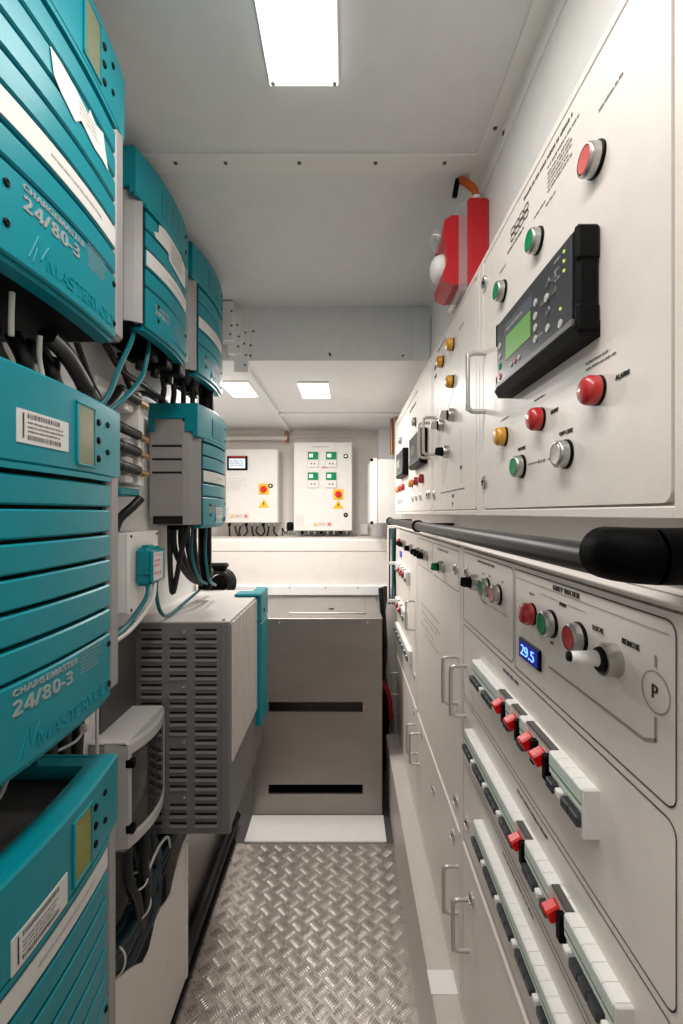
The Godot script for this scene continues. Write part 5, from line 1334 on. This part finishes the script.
	for x in [-0.36, -0.255, -0.10, 0.06, 0.205]:
		mk("screw", MB.new().lathe(P(x, 0.735, 0.945), Vector3(0, -1, 0), [Vector2(0.0045, 0), Vector2(0.0035, 0.002), Vector2(0, 0.0025)], 10), M.dkgrey, js)
	# angle between ceiling and switchboard wall
	var an := struct("trim_3", MB.new().bx(P(0.268, 0.7355, 1.61), P(0.301, 0.741, -1.2), 0.001).bx(P(0.296, 0.700, 1.61), P(0.301, 0.741, -1.2), 0.001), M.whitebright, "white angle strip along the ceiling above the switchboard")
	for z in [0.40, 0.86, 1.3]:
		mk("screw", MB.new().lathe(P(0.283, 0.7355, z), Vector3(0, -1, 0), [Vector2(0.0045, 0), Vector2(0.0035, 0.002), Vector2(0, 0.0025)], 10), M.dkgrey, an)
		mk("screw", MB.new().lathe(P(0.296, 0.718, z - 0.01), Vector3(-1, 0, 0), [Vector2(0.0045, 0), Vector2(0.0035, 0.002), Vector2(0, 0.0025)], 10), M.dkgrey, an)
	# ridge and cross joint on the low ceiling, pillar and ledge on the back wall
	struct("trim_4", MB.new().bx(P(-0.40, 0.535, 3.0), P(-0.37, 0.551, 1.66), 0.003), M.ceiling, "raised seam along the low ceiling")
	struct("trim_5", MB.new().bx(P(-0.37, 0.538, 2.50), P(0.30, 0.551, 2.46), 0.003), M.ceiling, "cross seam on the low ceiling")
	struct("trim_6", MB.new().bx(P(0.205, -0.16, 3.0), P(0.301, 0.551, 2.93), 0.004), M.ceiling, "narrow pilaster in the back corner")
	struct("trim_7", MB.new().bx(P(-0.90, 0.50, 3.0), P(0.21, 0.515, 2.985), 0.002), M.backwall, "slim rail along the top of the back wall")
	var lg := struct("wall_back_ledge", MB.new().bx(P(-0.90, -1.36, 3.0), P(0.30, -0.15, 2.53), 0.004), M.backwall, "cream boxed ledge along the foot of the back wall")
	mk("upper_board", MB.new().bx(P(-0.90, -0.215, 2.54), P(0.30, -0.152, 2.525), 0.003), M.backwall, lg)
	mk("skirting", MB.new().bx(P(-0.90, -0.46, 2.55), P(0.30, -0.405, 2.508), 0.004), M.ceiling, lg)
	for x in [-0.32, -0.12, 0.06]:
		mk("screw", MB.new().lathe(P(x, -0.415, 2.508), Vector3(0, 0, 1), [Vector2(0.005, 0), Vector2(0.004, 0.002), Vector2(0, 0.002)], 8), M.silver, lg)

const LAMP := Color(1.0, 0.985, 0.965)

func _ready() -> void:
	# camera: level, looking down the aisle, lens shifted a few pixels
	var cam := Camera3D.new()
	cam.name = "camera"
	cam.projection = Camera3D.PROJECTION_FRUSTUM
	cam.near = 0.05; cam.far = 30.0
	cam.size = 2.0 * 0.05 * 512.0 / 450.0
	cam.frustum_offset = Vector2(-5.5 / 450.0, 1.0 / 450.0) * 0.05
	cam.position = Vector3(0, EYE, 0)
	add_child(cam)
	cam.current = true
	var env := Environment.new()
	env.background_mode = Environment.BG_COLOR
	env.background_color = Color(0.02, 0.02, 0.02)
	env.tonemap_mode = Environment.TONE_MAPPER_LINEAR
	env.tonemap_exposure = 0.94
	env.sdfgi_enabled = true; env.ssao_enabled = true; env.ssil_enabled = true
	var we := WorldEnvironment.new()
	we.name = "environment"
	we.environment = env
	add_child(we)
	rng.seed = 5
	font = SystemFont.new()
	font.font_names = PackedStringArray(["Droid Sans"])
	font.font_weight = 400
	bold_font = SystemFont.new()
	bold_font.font_names = PackedStringArray(["Droid Sans"])
	bold_font.font_weight = 700
	make_materials()
	M.lamp = glow(LAMP, 2.0)
	ceiling_lamp("bright flat lamp on the higher ceiling over the aisle, lengthened out of view to even the light", -0.133, -0.013, 0.769, -0.45, 0.74, 0.85)  # real lamp, its unseen length added to spread the light evenly
	ceiling_lamp("bright flat lamp on the low ceiling in line with the aisle", -0.209, -0.076, 2.115, 1.88, 0.55, 0.75)
	ceiling_lamp("bright flat lamp on the low ceiling beyond the chargers", -0.53, -0.41, 2.09, 1.87, 0.55, 0.75)

	room()
	low_panels()
	switchboard()

	var torn1 := PackedVector2Array([Vector2(0.132, 0.262), Vector2(0.150, 0.262), Vector2(0.178, 0.258), Vector2(0.206, 0.252), Vector2(0.210, 0.262), Vector2(0.225, 0.255), Vector2(0.246, 0.262), Vector2(0.252, 0.245), Vector2(0.262, 0.222), Vector2(0.244, 0.224), Vector2(0.222, 0.222), Vector2(0.19, 0.230), Vector2(0.178, 0.218), Vector2(0.150, 0.228), Vector2(0.138, 0.236)])
	charger("battery_charger", "large teal charger at the ceiling with torn label and pale strip", {"big": true, "d": 0.364, "y": 0.253, "lcd": M.lcd, "stripe": [4], "torn": torn1, "tornprint": Rect2(0.185, 0.232, 0.05, 0.02)})
	charger("battery_charger", "large teal charger at mid height with barcode sticker and no paper strip", {"big": true, "d": 0.350, "y": -0.26, "lcd": M.lcd, "sticker": Rect2(0.096, 0.331, 0.080, 0.034)})
	charger("battery_charger", "large teal charger low on the wall with open top and yellow-green display", {"big": true, "d": 0.343, "y": -0.766, "lcd": M.lcdyellow, "stripe": [0], "sticker": Rect2(0.096, 0.312, 0.085, 0.036)})
	var torn2 := PackedVector2Array([Vector2(0.075, 0.232), Vector2(0.10, 0.236), Vector2(0.19, 0.234), Vector2(0.235, 0.230), Vector2(0.236, 0.176), Vector2(0.19, 0.172), Vector2(0.12, 0.180), Vector2(0.115, 0.196), Vector2(0.06, 0.196), Vector2(0.055, 0.205), Vector2(0.072, 0.212)])
	charger("battery_charger", "smaller teal charger at the ceiling with torn white label across two slats", {"big": false, "d": 0.86, "y": 0.368, "model": "24/30-3", "stripe": [2], "torn": torn2, "tornprint": Rect2(0.13, 0.182, 0.08, 0.045)})
	charger("battery_charger", "smaller teal charger at the ceiling farther along the wall with one pale strip", {"big": false, "d": 1.176, "y": 0.375, "model": "24/30-3", "stripe": [2], "sticker": Rect2(0.15, 0.012, 0.06, 0.05)})
	charger("battery_charger", "smaller teal charger with slotted grey side below another, above the inverter", {"big": false, "d": 1.215, "y": -0.036, "model": "24/30-3", "stripe": [2], "sticker": Rect2(0.12, 0.008, 0.07, 0.045)})
	inverter()
	breaker_enclosure()
	junction_box()
	fuse_block()
	alarm()
	back_room()
	cables()
